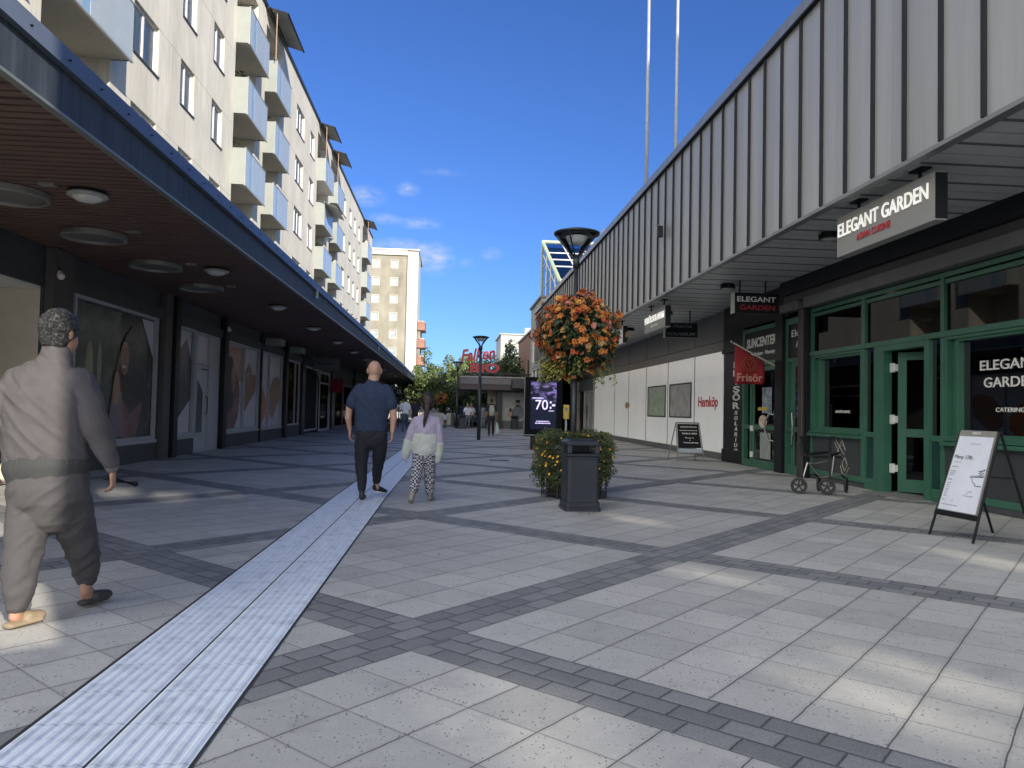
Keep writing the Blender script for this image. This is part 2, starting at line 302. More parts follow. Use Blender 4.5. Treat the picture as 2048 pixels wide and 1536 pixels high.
# ============================================================ GROUND
A0 = R(43.5)
def paving_mat():
    m = bpy.data.materials.new('paving'); m.use_nodes = True; n = m.node_tree.nodes; l = m.node_tree.links; b = n['Principled BSDF']
    def mt(op, a, c=None, d=None):
        q = n.new('ShaderNodeMath'); q.operation = op
        for i, x in enumerate((a, c, d)):
            if x is None: continue
            if isinstance(x, (int, float)): q.inputs[i].default_value = x
            else: l.new(x, q.inputs[i])
        return q.outputs[0]
    g = n.new('ShaderNodeNewGeometry'); sp = n.new('ShaderNodeSeparateXYZ'); l.new(g.outputs['Position'], sp.inputs[0])
    wob = n.new('ShaderNodeTexNoise'); wob.inputs['Scale'].default_value = 6; l.new(g.outputs['Position'], wob.inputs['Vector'])
    wv = mt('MULTIPLY', mt('SUBTRACT', wob.outputs[0], .5), .009)
    X, Y = mt('ADD', sp.outputs[0], wv), mt('SUBTRACT', sp.outputs[1], wv)
    u = mt('ADD', mt('MULTIPLY', X, sin(A0)), mt('MULTIPLY', Y, cos(A0)))
    v = mt('SUBTRACT', mt('MULTIPLY', X, cos(A0)), mt('MULTIPLY', Y, sin(A0)))
    BW = .44
    def axis(c, c0, per):
        s = mt('ADD', mt('SUBTRACT', c, c0), per*400); a = mt('FLOORED_MODULO', s, per); k = mt('FLOOR', mt('DIVIDE', s, per))
        pitch = (per-BW)/8; band = mt('LESS_THAN', a, BW); q = mt('DIVIDE', mt('SUBTRACT', a, BW), pitch); cell = mt('FLOOR', q); fr = mt('FRACT', q)
        ed = mt('MULTIPLY', mt('MINIMUM', fr, mt('SUBTRACT', 1, fr)), pitch)
        return a, k, band, cell, ed
    au, ku, bu, cu, eu = axis(u, 2.845, 3.36); av, kv, bv, cv, ev = axis(v, -3.39, 3.43)
    isb = mt('MAXIMUM', bu, bv)
    # slab joints and ids
    js = mt('MINIMUM', mt('ADD', mt('MULTIPLY', eu, 1.5), .0012), ev)
    def pav(along, across, k):           # pavers of a band: three rows, staggered
        row = mt('FLOOR', mt('DIVIDE', across, BW/3)); fr = mt('FRACT', mt('DIVIDE', across, BW/3))
        p = mt('ADD', mt('DIVIDE', along, .235), mt('MULTIPLY', row, .47)); ce = mt('FLOOR', p); fa = mt('FRACT', p)
        e1 = mt('MULTIPLY', mt('MINIMUM', fr, mt('SUBTRACT', 1, fr)), BW/3); e2 = mt('MULTIPLY', mt('MINIMUM', fa, mt('SUBTRACT', 1, fa)), .235)
        return mt('MINIMUM', e1, e2), mt('ADD', ce, mt('MULTIPLY', row, 37.1))
    jA, idA = pav(v, au, ku); jB, idB = pav(u, av, kv)
    # band B (constant v) runs through the crossings
    def mix(f, a, c): return mt('ADD', mt('MULTIPLY', a, mt('SUBTRACT', 1, f)), mt('MULTIPLY', c, f))
    jb = mix(bv, jA, jB); idb = mix(bv, idA, idB)
    joint = mix(isb, js, jb)
    ids = mt('ADD', mt('ADD', mt('MULTIPLY', ku, 13.7), mt('MULTIPLY', kv, 7.3)), mt('ADD', cu, mt('MULTIPLY', cv, 11.3)))
    wn = n.new('ShaderNodeTexWhiteNoise'); wn.noise_dimensions = '1D'; l.new(mix(isb, ids, mt('ADD', idb, 500)), wn.inputs['W'])
    # colours
    def noi(scale, det=6, rough=.6):
        q = n.new('ShaderNodeTexNoise'); q.inputs['Scale'].default_value = scale; q.inputs['Detail'].default_value = det; q.inputs['Roughness'].default_value = rough; l.new(g.outputs['Position'], q.inputs['Vector']); return q.outputs[0]
    n1, n2, n3 = noi(.8), noi(14), noi(90, 3)
    def ramp(f, p0, c0, p1, c1):
        r = n.new('ShaderNodeValToRGB'); e = r.color_ramp.elements; e[0].position = p0; e[0].color = c0+(1,); e[1].position = p1; e[1].color = c1+(1,); l.new(f, r.inputs[0]); return r.outputs[0]
    def cm(f, a, c, bl='MIX'):
        q = n.new('ShaderNodeMix'); q.data_type = 'RGBA'; q.blend_type = bl
        if isinstance(f, (int, float)): q.inputs[0].default_value = f
        else: l.new(f, q.inputs[0])
        for i, x in ((6, a), (7, c)):
            if isinstance(x, tuple): q.inputs[i].default_value = x+(1,)
            else: l.new(x, q.inputs[i])
        return q.outputs[2]
    slab = ramp(wn.outputs[0], 0, (.42, .41, .38), 1, (.52, .505, .465))
    bandc = ramp(wn.outputs[0], 0, (.185, .188, .188), 1, (.275, .277, .272))
    c = cm(isb, slab, bandc)
    c = cm(.55, c, ramp(n1, .3, (.80, .80, .80), .7, (1.0, 1.0, 1.0)), 'MULTIPLY')
    c = cm(.6, c, ramp(n2, .3, (.82, .82, .82), .7, (1.0, 1.0, 1.0)), 'MULTIPLY')
    # small dark chips and pits in the concrete slabs, gum spots
    vm_ = n.new('ShaderNodeMapping'); vm_.inputs['Rotation'].default_value = (0, 0, .8); vm_.inputs['Scale'].default_value = (1.6, .8, 1); l.new(g.outputs['Position'], vm_.inputs[0]); vo = n.new('ShaderNodeTexVoronoi'); vo.inputs['Scale'].default_value = 40; l.new(vm_.outputs[0], vo.inputs['Vector'])
    chip = mt('MULTIPLY', mt('LESS_THAN', vo.outputs['Distance'], mt('MULTIPLY', wob.outputs[0], .5)), mt('GREATER_THAN', n2, .52))
    chip = mt('MULTIPLY', chip, mt('SUBTRACT', 1, isb))
    c = cm(mt('MULTIPLY', chip, .7), c, (.10, .10, .10))
    vo2 = n.new('ShaderNodeTexVoronoi'); vo2.inputs['Scale'].default_value = 1.1; l.new(g.outputs['Position'], vo2.inputs['Vector'])
    c = cm(mt('MULTIPLY', mt('LESS_THAN', vo2.outputs['Distance'], .035), .5), c, (.12, .12, .12))
    n5 = noi(220, 2, .5); c = cm(mix(isb, .30, .75), c, ramp(n3, .35, (.70, .70, .70), .65, (1.18, 1.18, 1.18)), 'MULTIPLY'); c = cm(mix(isb, .2, .6), c, ramp(n5, .40, (.68, .68, .68), .62, (1.3, 1.3, 1.28)), 'MULTIPLY')
    jw = mix(isb, .0045, .0065)
    soft = mt('MINIMUM', 1, mt('DIVIDE', joint, .022)); jm = mt('SUBTRACT', 1, mt('SMOOTH_MIN', 1.0, mt('DIVIDE', joint, jw), .3))
    jmask = mt('MAXIMUM', 0, mt('MINIMUM', 1, mt('MULTIPLY', jm, 1.6)))
    n4 = noi(2.6, 8, .7); st = n.new('ShaderNodeMapRange'); l.new(n4, st.inputs[0]); st.inputs[1].default_value = .52; st.inputs[2].default_value = .70; st.inputs[4].default_value = .38
    c = cm(st.outputs[0], c, (.20, .195, .185))
    c = cm(mt('MULTIPLY', jmask, .88), c, (.035, .035, .035))
    # dirt darkening around slab joints is soft and patchy
    dm = mt('MULTIPLY', mt('LESS_THAN', joint, .018), mt('MULTIPLY', n2, .28)); c = cm(dm, c, (.12, .12, .115))
    l.new(c, b.inputs['Base Color'])
    l.new(mt('ADD', .62, mt('MULTIPLY', n1, .2)), b.inputs['Roughness'])
    hgt = mt('ADD', mt('ADD', mt('MULTIPLY', mt('SUBTRACT', 1, jmask), .5), mt('MULTIPLY', mt('MULTIPLY', soft, isb), .6)), mt('ADD', mt('MULTIPLY', n3, mt('ADD', .08, mt('MULTIPLY', isb, .25))), mt('MULTIPLY', mt('SUBTRACT', wn.outputs[0], chip), .12)))
    bp = n.new('ShaderNodeBump'); bp.inputs['Strength'].default_value = .6; bp.inputs['Distance'].default_value = .008; l.new(hgt, bp.inputs['Height']); l.new(bp.outputs[0], b.inputs['Normal'])
    return m
g = MB(); g.quad((-400, -200, 0), (400, -200, 0), (400, 54, 0), (-400, 54, 0))
tag(g.build('pavement', paving_mat()), 'grey paving slabs crossed by diagonal bands of darker stone', 'pavement', kind='structure')
asphalt = M('asphalt', (.10, .10, .10), .85, var=.25, vs=4, bump=.2, bs=60)
g = MB(); g.quad((-400, 54, -.02), (400, 54, -.02), (400, 900, -.02), (-400, 900, -.02))
tag(g.build('road', asphalt), 'asphalt road and car park beyond the pedestrian street', 'road', kind='structure')

# ---- white tactile strip: ribbed plates, two tiles wide
def tactile():
    m = M('tactile_tile', (.72, .77, .82), .5, var=.06, vs=5, bump=.15, bs=60)
    n = m.node_tree.nodes; l = m.node_tree.links; b = n['Principled BSDF']
    src = b.inputs['Base Color'].links[0].from_socket
    g_ = n.new('ShaderNodeNewGeometry'); sp = n.new('ShaderNodeSeparateXYZ'); l.new(g_.outputs['Position'], sp.inputs[0])
    no = n.new('ShaderNodeTexNoise'); no.inputs['Scale'].default_value = 22; l.new(g_.outputs['Position'], no.inputs['Vector'])
    a = n.new('ShaderNodeMath'); a.operation = 'MULTIPLY_ADD'; l.new(no.outputs[0], a.inputs[0]); a.inputs[1].default_value = .016; l.new(sp.outputs[1], a.inputs[2])
    d = n.new('ShaderNodeMath'); d.operation = 'DIVIDE'; l.new(a.outputs[0], d.inputs[0]); d.inputs[1].default_value = .353
    f = n.new('ShaderNodeMath'); f.operation = 'FRACT'; l.new(d.outputs[0], f.inputs[0])
    lt = n.new('ShaderNodeMath'); lt.operation = 'LESS_THAN'; l.new(f.outputs[0], lt.inputs[0]); lt.inputs[1].default_value = .017
    mu = n.new('ShaderNodeMath'); mu.operation = 'MULTIPLY'; l.new(lt.outputs[0], mu.inputs[0]); mu.inputs[1].default_value = .6
    mx = n.new('ShaderNodeMix'); mx.data_type = 'RGBA'; l.new(mu.outputs[0], mx.inputs[0]); l.new(src, mx.inputs[6]); mx.inputs[7].default_value = (.16, .18, .2, 1)
    # scuffs
    vo = n.new('ShaderNodeTexNoise'); vo.inputs['Scale'].default_value = 9; vo.inputs['Detail'].default_value = 8; l.new(g_.outputs['Position'], vo.inputs['Vector'])
    g2 = n.new('ShaderNodeMapRange'); l.new(vo.outputs[0], g2.inputs[0]); g2.inputs[1].default_value = .50; g2.inputs[2].default_value = .70; g2.inputs[4].default_value = .5
    m2 = n.new('ShaderNodeMix'); m2.data_type = 'RGBA'; l.new(g2.outputs[0], m2.inputs[0]); l.new(mx.outputs[2], m2.inputs[6]); m2.inputs[7].default_value = (.36, .39, .43, 1)
    l.new(m2.outputs[2], b.inputs['Base Color'])
    xoff = lambda y: 0 if y < 11 else (y-11)*.012
    for x0, x1 in ((-1.625, -1.268), (-1.256, -.90)):
        g = MB(); ys = [-2+i*.353 for i in range(92)]; k = 7; prof = []
        for i in range(k):
            p = (x1-x0)/k; q = x0+i*p
            prof += [(q+p*.04, .004), (q+p*.28, .0095), (q+p*.60, .0095), (q+p*.84, .004)]
        prof = [(x0, 0.0), (x0, .004)]+prof+[(x1, .004), (x1, 0.0)]
        for y in ys: g.v += [(x+xoff(y), y, z) for x, z in prof]
        npf = len(prof)
        for i in range(len(ys)-1):
            for j in range(npf-1): g.f.append((i*npf+j, i*npf+j+1, (i+1)*npf+j+1, (i+1)*npf+j)); g.mi.append(0)
        tag(g.build('tactile_path', m), 'pale ribbed tactile guide path running along the street', 'path', kind='structure')
    g = MB()
    for xa, xb in ((-1.645, -1.625), (-1.268, -1.256), (-.90, -.885)):
        for i in range(30): y0, y1 = -2+i*1.07, -2+(i+1)*1.07; g.quad((xa+xoff(y0), y0, .0035), (xb+xoff(y0), y0, .0035), (xb+xoff(y1), y1, .0035), (xa+xoff(y1), y1, .0035))
    tag(g.build('path_joint', M('joint_dark', (.03, .03, .032), .9)), 'dark joint along the tactile guide path', 'path', kind='structure')
tactile()

# ============================================================ LEFT: canopy, shops, apartments
YE = 84.0
can = thing('street_canopy', (-5.1, 40, 3.82), 'long dark blue street canopy with a slatted brown wood ceiling', 'canopy')
wood = M('canopy_wood', (.135, .082, .066), .55, var=.35, vs=2.5, stretch=(.6, 4, 1), bump=.2, bs=30)
g = MB(); y = 3.0
while y < YE-.2:
    g.box(-6.7, -3.52, y, y+.115, 3.83+random.uniform(-.002, .002), 3.86); y += .155
g.build('wood_slats', wood, can)
MB().box(-6.75, -3.5, 3, YE, 3.88, 4.15).build('roof_core', black_paint, can)
MB().box(-3.5, -3.46, 3, YE, 3.82, 4.19).build('fascia_board', steel_blue, can)
g = MB(); g.prism([(-3.45, 4.19), (-3.40, 4.20), (-3.52, 4.48), (-3.9, 4.50), (-3.9, 4.46), (-3.55, 4.44)], lambda x, z, d: (x, d, z), 3, YE)
g.build('metal_cap', cap_blue, can)
g = MB()
for i in range(130): yy = 3.2+i*.61; g.lathe([(0, .012), (.014, .008), (.016, 0)], (-3.44, yy, 4.315), 6)
g.build('cap_rivets', black_paint, can)
MB().box(-3.52, -3.445, 3, YE, 3.79, 3.818).build('drip_edge', M('drip_edge', (.2, .22, .2), .4, metal=.3), can)
MB().box(-9, -4.0, 3, YE, 4.16, 4.30).build('roof_deck', dark_metal, can)

shops = thing('shop_row', (-6.7, 40, 0), 'low dark row of shops under the canopy with postered windows', 'shop building')
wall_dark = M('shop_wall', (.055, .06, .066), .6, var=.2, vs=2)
holes = [(9.0, 12.85, .0, 3.17, .1), (13.85, 17.65, .5, 3.2), (18.65, 20.18, .5, 3.2), (20.25, 22.28, 0, 3.2), (22.72, 26.8, .5, 3.2), (26.98, 30.4, .5, 3.2),
         (31.0, 33.9, .45, 3.2, 1.6), (34.9, 38.6, 0, 3.2, 1.2), (38.9, 42.2, 0, 3.1), (43.9, 51.5, 0, 2.7), (53, 60, .5, 3.0), (62, 68, .5, 3.0)]
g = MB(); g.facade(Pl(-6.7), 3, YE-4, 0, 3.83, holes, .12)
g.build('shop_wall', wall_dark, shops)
MB().box(-6.7, -6.66, 13.5, 20.2, 0, .46).box(-6.7, -6.66, 22.7, 34, 0, .46).build('plinth', stone_dark, shops)
MB().box(-6.72, -6.62, 13.0, YE-4, 3.21, 3.45).build('lintel_band', M('lintel_band', (.05, .06, .062), .5, var=.2), shops)
g = MB(); g.quad((-20, 12.84, 0), (-6.75, 12.84, 0), (-6.75, 12.84, 3.17), (-20, 12.84, 3.17)); g.quad((-20, 8.95, 0), (-7, 8.95, 0), (-7, 8.95, 3.17), (-20, 8.95, 3.17))
g.build('passage_wall', beige, shops)
MB().box(-20, -6.75, 8.98, 12.83, 3.12, 3.165).build('passage_ceiling', white_paint, shops)
# posts in front
g = MB(); g.box(-6.69, -6.55, 12.85, 13.5, 0, 3.82); g.build('pier', M('brown_pier', (.09, .08, .075), .6), shops)
for y0, y1, mt_, x1 in ((17.78, 18.2, M('brown_post', (.075, .072, .07), .5), -6.56), (18.3, 18.58, black_paint, -6.5), (22.32, 22.66, black_paint, -6.54), (26.86, 26.95, dark_metal, -6.6), (30.5, 30.9, black_paint, -6.54), (34.05, 34.7, dark_metal, -6.58), (42.5, 43.3, dark_metal, -6.58), (52, 52.6, dark_metal, -6.5), (61, 61.5, dark_metal, -6.5)):
    MB().box(-6.695, x1, y0, y1, 0, 3.82).build('post', mt_, shops)
poster_grey = M('poster_pale_grey', (.60, .60, .65), .22, var=.04)
poster_dark = M('poster_dark', (.05, .055, .055), .22, var=.4, vs=1.5)
poster_slate = M('poster_slate', (.07, .09, .095), .22, var=.1)
poster_brown = M('poster_brown', (.20, .105, .095), .22, var=.4, vs=3)
poster_skin = M('poster_skin', (.32, .19, .15), .22, var=.2, vs=4)
poster_orange = M('poster_orange', (.62, .24, .10), .22, var=.1)
poster_tan = M('poster_tan', (.42, .26, .19), .22, var=.1)
ft = .075
def swindow(a, b, c, d, base, mull=(), shapes=()):
    f = MB(); ring(f, Pl(-6.7), a-.02, b+.02, c-.03, d+.02, ft, -.03, .05)
    for mm in mull: rect(f, Pl(-6.7), mm-.035, mm+.035, c+ft-.03, d-ft, -.025, .045)
    fo = f.build('window', frame_grey, shops)
    MB().box(-6.74, -6.64, a-.05, b+.05, c-.1, c-.035).build('sill', frame_grey, fo)
    p = MB(); rect(p, Pl(-6.7), a+.05, b-.05, c+.04, d-.05, .06, .07); po = p.build('poster', base, fo)
    k = 0
    for mat_, poly in shapes:
        k += 1; q = MB(); q.prism(poly, Pl(-6.7), .058-.003*k, .0585-.003*k); q.build('poster_shape', mat_, fo)
    return fo
def blob(cy, cz, ry, rz, n=18, wob=.08, seed=0):
    random.seed(seed); return [(cy+ry*cos(2*pi*i/n)*(1+random.uniform(-wob, wob)), cz+rz*sin(2*pi*i/n)*(1+random.uniform(-wob, wob))) for i in range(n)]
swindow(13.85, 17.65, .5, 3.2, poster_dark, (), [
    (M('poster_green', (.10, .12, .10), .22, var=.6, vs=2), [(13.92, .56), (15.9, .56), (15.9, 3.12), (13.92, 3.12)]),
    (M('poster_trunks', (.32, .30, .20), .5, var=.4, vs=4, stretch=(1, 3, .3)), blob(14.6, 1.9, .16, .55, seed=1)),
    (M('poster_trunks', (1, 1, 1)), blob(15.0, 2.0, .09, .45, seed=2)),
    (poster_grey, [(16.9, 3.12), (17.58, 3.12), (17.58, 2.3)]),
    (poster_brown, blob(16.35, 1.5, .7, 1.1, seed=3, wob=.05)),
    (poster_dark, blob(16.55, 2.0, .62, .95, seed=4, wob=.09)),
    (poster_skin, blob(16.1, 2.2, .2, .36, seed=5, wob=.03)),
    (M('poster_top', (.22, .17, .19), .5), [(15.35, .57), (16.2, .57), (16.0, 1.5), (15.6, 1.55)]),
    (poster_tan, blob(15.75, 1.55, .16, .35, seed=6)),
    (M('poster_teeth', (.6, .5, .45), .5), blob(16.06, 2.02, .09, .03, seed=8, wob=.02)),
])
swindow(18.65, 20.18, .5, 3.2, poster_grey, (), [(poster_slate, [(18.72, .58), (18.72, 2.3), (19.75, 2.94), (20.12, 2.4), (20.12, 1.4)])])
# shop door and side pane
d = MB(); ring(d, Pl(-6.7), 20.25, 21.4, .0, 3.2, .07, -.03, .06); rect(d, Pl(-6.7), 20.32, 21.33, 2.35, 2.42, -.02, .05); rect(d, Pl(-6.7), 21.4, 22.28, 0, 3.2, -.02, .05)
do = d.build('door', frame_grey, shops)
d = MB(); rect(d, Pl(-6.7), 20.33, 21.32, .05, 2.34, .01, .05); d.build('leaf', M('door_leaf', (.45, .47, .49), .4), do)
d = MB(); rect(d, Pl(-6.7), 20.32, 21.33, 2.42, 3.13, .02, .03); d.build('top_panel', poster_grey, do)
d = MB(); rect(d, Pl(-6.7), 20.45, 20.98, .5, 2.2, .004, .008); d.build('glass_pane', poster_grey, do)
d = MB(); d.prism([(20.45, .52), (20.95, .52), (20.95, 1.6), (20.5, 1.95)], Pl(-6.7), .001, .003); d.build('poster_shape', poster_slate, do)
MB().tube([(-6.66, 21.03, 1.0), (-6.6, 21.03, 1.05), (-6.6, 21.03, 1.45), (-6.66, 21.03, 1.5)], .014).box(-6.67, -6.66, 20.75, 21.15, 2.2, 2.24).build('handle', black_paint, do)
swindow(22.72, 26.8, .5, 3.2, poster_grey, (24.95,), [
    (poster_tan, [(23.2, 2.9), (23.6, 3.1), (24.85, 3.1), (24.85, 2.0), (23.0, 2.2)]),
    (poster_brown, blob(23.75, 1.45, .95, 1.0, seed=11, wob=.06)),
    (M('poster_brown_hair', (.04, .028, .03), .5, var=.3), blob(23.6, 1.9, .55, .85, seed=12, wob=.08)),
    (poster_skin, blob(23.95, 2.1, .24, .45, seed=13, wob=.03)),
    (poster_brown, blob(25.7, 2.0, .45, .65, seed=14)),
    (poster_skin, [(25.1, .95), (26.6, 1.8), (26.6, 2.3), (25.2, 2.4)]),
])
swindow(26.98, 30.4, .5, 3.2, poster_grey, (28.35,), [
    (poster_orange, [(27.05, 1.1), (27.3, 2.1), (27.6, 1.95), (28.2, 1.45), (28.2, .95), (27.6, .62)]),
    (poster_tan, [(28.4, 1.1), (28.45, 1.7), (29.2, 2.3), (29.9, 2.42), (30.3, 2.3), (30.3, 1.5), (29.2, .75)]),
])
# lit shop window and entrances farther along
f = MB(); ring(f, Pl(-6.7), 31, 33.9, .45, 3.2, ft, -.02, .05); rect(f, Pl(-6.7), 33.0, 33.07, .5, 3.15, -.01, .05); fo = f.build('window', frame_grey, shops)
MB().quad((-6.75, 31, .5), (-6.75, 33.9, .5), (-6.75, 33.9, 3.2), (-6.75, 31, 3.2)).build('pane', shop_glass, fo)
warm = M('lit_shop_wall', (.75, .45, .16), .6, emit=.55)
MB().box(-8.3, -8.2, 31, 33, 2.1, 3.0).build('lit_back_wall', warm, fo)
random.seed(3); g = MB()
for i in range(16): yy = 31.1+random.random()*1.7; zz = .6+random.random()*1.3; g.box(-7.9, -7.6, yy, yy+.15+random.random()*.3, zz, zz+.1+random.random()*.2)
g.build('goods', M('shop_goods', (.35, .28, .2), .6, var=.5, vs=9), fo)
arch = MB(); pts = [(-6.6, 35.0, .0)] + [(-6.6, 35.0, 2.4)]*0
MB().tube([(-6.5, 37.6, 0), (-6.5, 37.6, 2.2)]+[(-6.5, 36.3+1.3*cos(a), 2.2+.75*sin(a)) for a in [i*pi/12 for i in range(1, 7)]], .03).build('entrance_hoop', black_paint, shops)
f = MB(); ring(f, Pl(-6.7), 34.95, 38.6, .1, 3.15, .09, -.02, .06); f.build('entrance_frame', frame_grey, shops)
MB().quad((-7.85, 34.95, .1), (-7.85, 38.6, .1), (-7.85, 38.6, 3.1), (-7.85, 34.95, 3.1)).build('entrance_poster', M('faded_poster', (.19, .16, .16), .5, var=.35, vs=1.5, stretch=(1, .4, 3)), shops)
f = MB(); ring(f, Pl(-6.7), 38.9, 42.2, .0, 3.1, .12, -.04, .06); rect(f, Pl(-6.7), 39.0, 42.1, 2.45, 2.53, -.03, .05); fo = f.build('glass_door', frame_grey, shops)
MB().quad((-6.76, 38.9, .0), (-6.76, 42.2, 0), (-6.76, 42.2, 3.1), (-6.76, 38.9, 3.1)).build('pane', shop_glass, fo)
f = MB(); ring(f, Pl(-6.7), 43.9, 51.5, .0, 2.7, .15, -.04, .06); rect(f, Pl(-6.7), 47.4, 47.6, .1, 2.6, -.03, .05); fo = f.build('entrance_frame', M('brown_frame', (.14, .11, .10), .5), shops)
MB().quad((-6.77, 43.9, .0), (-6.77, 51.5, 0), (-6.77, 51.5, 2.7), (-6.77, 43.9, 2.7)).build('pane', shop_glass, fo)
for a, b in ((53, 60), (62, 68)):
    f = MB(); ring(f, Pl(-6.7), a, b, .5, 3.0, .1, -.02, .05); fo = f.build('window', frame_grey, shops)
    MB().quad((-6.76, a, .5), (-6.76, b, .5), (-6.76, b, 3), (-6.76, a, 3)).build('pane', shop_glass, fo)
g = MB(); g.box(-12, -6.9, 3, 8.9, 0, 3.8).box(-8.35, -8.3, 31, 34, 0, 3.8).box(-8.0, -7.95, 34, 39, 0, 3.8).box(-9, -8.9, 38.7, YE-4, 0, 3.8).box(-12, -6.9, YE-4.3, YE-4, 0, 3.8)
g.build('interior_wall', M('dark_interior', (.02, .02, .022), .8), shops)

# ceiling lamps under the canopy
alu = M('brushed_ring', (.30, .30, .28), .4, metal=.5)
def ring_lamp(y, lab):
    t = thing('ceiling_lamp', (-5.42, y, 3.82), lab, 'ceiling lamp', 'large round ceiling lamps under the canopy')
    MB().lathe([(.40, 0), (.45, 0), (.45, -.075), (.43, -.085), (.405, -.075), (.40, 0)], (0, 0, 0), 40).build('rim', alu, t, local=True, smooth=False)
    MB().lathe([(0, -.05), (.25, -.052), (.402, -.045)], (0, 0, 0), 40).build('diffuser', M('grey_diffuser', (.16, .16, .15), .4, metal=.2), t, local=True, smooth=True)
    return t
rl = ring_lamp(9.5, 'large round ceiling lamp nearest above the man in grey tracksuit')
for y, lab in ((11.72, 'large round ceiling lamp second from the near end of the canopy'), (14.1, 'large round ceiling lamp third from the near end of the canopy'), (16.62, 'large round ceiling lamp fourth, farthest of the large ones')):
    dup(rl, (-5.42, y, 3.82), lab)
t = thing('dome_lamp', (-4.42, 9.35, 3.82), 'small domed white ceiling lamp nearest under the canopy', 'ceiling lamp', 'small domed lamps under the canopy')
MB().lathe([(.0, -.02), (.19, -.02), (.225, -.035), (.225, -.06), (.19, -.075), (.17, -.075)], (0, 0, 0), 32).build('rim', M('dome_rim', (.35, .35, .33), .4), t, local=True, smooth=True)
MB().lathe([(.0, -.135), (.09, -.125), (.15, -.10), (.178, -.06)], (0, 0, 0), 32).build('dome', M('dome_glass', (.62, .62, .58), .25), t, local=True, smooth=True)
MB().lathe([(.0, 0), (.215, 0), (.215, -.02), (0, -.02)], (0, 0, 0), 32).build('base', black_paint, t, local=True)
names = ['second', 'third', 'fourth', 'fifth', 'sixth', 'seventh', 'eighth', 'ninth', 'tenth', 'eleventh']
for i in range(1, 11): dup(t, (-4.42, 9.35+i*4.99, 3.82), 'small domed ceiling lamp under the canopy, %s from the near end' % names[i-1])
g0 = None
for i, (y, lab) in enumerate(((9.07, 'beside the first large round lamp'), (11.44, 'beside the second large round lamp'), (13.94, 'beside the third large round lamp'), (16.4, 'beside the fourth large round lamp'))):
    if i == 0:
        g0 = MB().box(-.09, .09, -.05, .05, -.03, 0).build('ceiling_plate', alu, loc=(-4.74, y, 3.825), local=True); o = g0
    else: o = g0.copy(); COL.objects.link(o); o.location = (-4.74, y, 3.825)
    tag(o, 'small pale rectangular ceiling plate '+lab, 'ceiling plate', 'small plates in the canopy ceiling')
for i, (y, lab) in enumerate(((19.18, 'small pale box on the canopy edge, nearer one'), (35.6, 'small pale box on the canopy edge, middle one'), (57, 'small pale box on the canopy edge, farthest one'))):
    tag(MB().box(0, .06, -.05, .05, 4.0, 4.26).build('sensor_box', M('sensor_box', (.36, .4, .38), .5), loc=(-3.455, y, 0), local=True, bevel=.008), lab, 'sensor box', 'sensor boxes on the canopy edge')
for y, z, lab in ((13.0, 3.42, 'small white spotlight above the brown pier at the passage'), (22.5, 3.52, 'small white spotlight above the black post by the shop door')):
    t = thing('spotlight', (-6.55, y, z), lab, 'spotlight', 'small spotlights on the shop wall')
    MB().loft([((0, 0, 0), .05, .05), ((.05, -.03, -.06), .06, .06)]).build('head', white_paint, t, local=True, smooth=True)
    MB().box(-.06, .0, -.03, .03, .02, .1).build('bracket', white_paint, t, local=True)
for y, lab in ((27.5, 'flat white box lamp above the orange poster window'), (31.3, 'flat white box lamp above the lit shop window')):
    tag(MB().box(-.35, .2, -.35, .35, -.12, .1).build('box_lamp', M('box_lamp', (.3, .32, .32), .5), loc=(-6.25, y, 3.55), local=True, bevel=.01), lab, 'lamp', 'flat box lamps under the canopy')
t = thing('hanging_sign', (-6.0, 36.5, 3.4), 'grey rectangular shop sign hanging under the canopy', 'shop sign')
MB().box(-6.62, -5.35, 36.45, 36.6, 3.05, 3.6).build('sign_board', M('grey_sign', (.13, .14, .145), .5), t, bevel=.01)
MB().tube([(-6.4, 36.5, 3.6), (-6.4, 36.5, 3.83)], .015).tube([(-5.6, 36.5, 3.6), (-5.6, 36.5, 3.83)], .015).build('hanger', black_paint, t)
g = MB(); random.seed(5); x = -6.4
while x < -5.7: ww = .05+random.random()*.05; g.box(x, x+ww, 36.444, 36.449, 3.28, 3.36); x += ww+.02
g.build('lettering', M('sign_dark_letter', (.04, .04, .045), .5), t)
tag(MB().box(-.35, .35, -.03, .03, 0, .75).build('banner', M('crimson_banner', (.20, .008, .03), .7), loc=(-6.25, 41.8, 2.05), local=True), 'crimson banner hanging by the glass shop door', 'banner')
t = thing('wall_sign', (-4.0, 38.5, 3.3), 'small beige sign with a dark mark under the canopy edge', 'sign')
MB().box(-4.28, -3.98, 38.48, 38.52, 3.2, 3.72).build('sign_board', M('beige_sign', (.42, .38, .30), .6), t)
MB().box(-4.16, -4.1, 38.475, 38.479, 3.3, 3.42).build('mark', black_paint, t)

# ---- apartment block
apt = thing('apartment_block', (-14, 42, 0), 'cream plastered apartment block with frosted balconies rising over the canopy', 'apartment building')
XB = -8.8
cols = [(20.75, 22.5), (24.28, 25.55), (27.35, 28.6), (41.5, 43.7), (45.5, 46.9), (59.3, 61.0), (63.0, 64.4), (66.1, 67.3), (69.2, 70.4)]
logs = [(11.7, 14.9), (16.3, 19.5), (30.0, 33.1), (34.6, 37.6), (48.0, 51.4), (53.2, 56.4), (72.4, 76.0)]
rows = [8.0+2.83*k for k in range(4)]
hs = [(a, b, z, z+1.45, .2) for a, b in cols for z in rows]+[(a, b, 5.5, 18.75, 1.35) for a, b in logs]
MB().facade(Pl(XB), 4, 81, 3.9, 19.4, hs, .2).build('facade_wall', plaster, apt)
g = MB()
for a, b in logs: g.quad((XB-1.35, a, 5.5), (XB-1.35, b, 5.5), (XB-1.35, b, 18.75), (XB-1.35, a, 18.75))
g.build('loggia_wall', plaster_shade, apt)
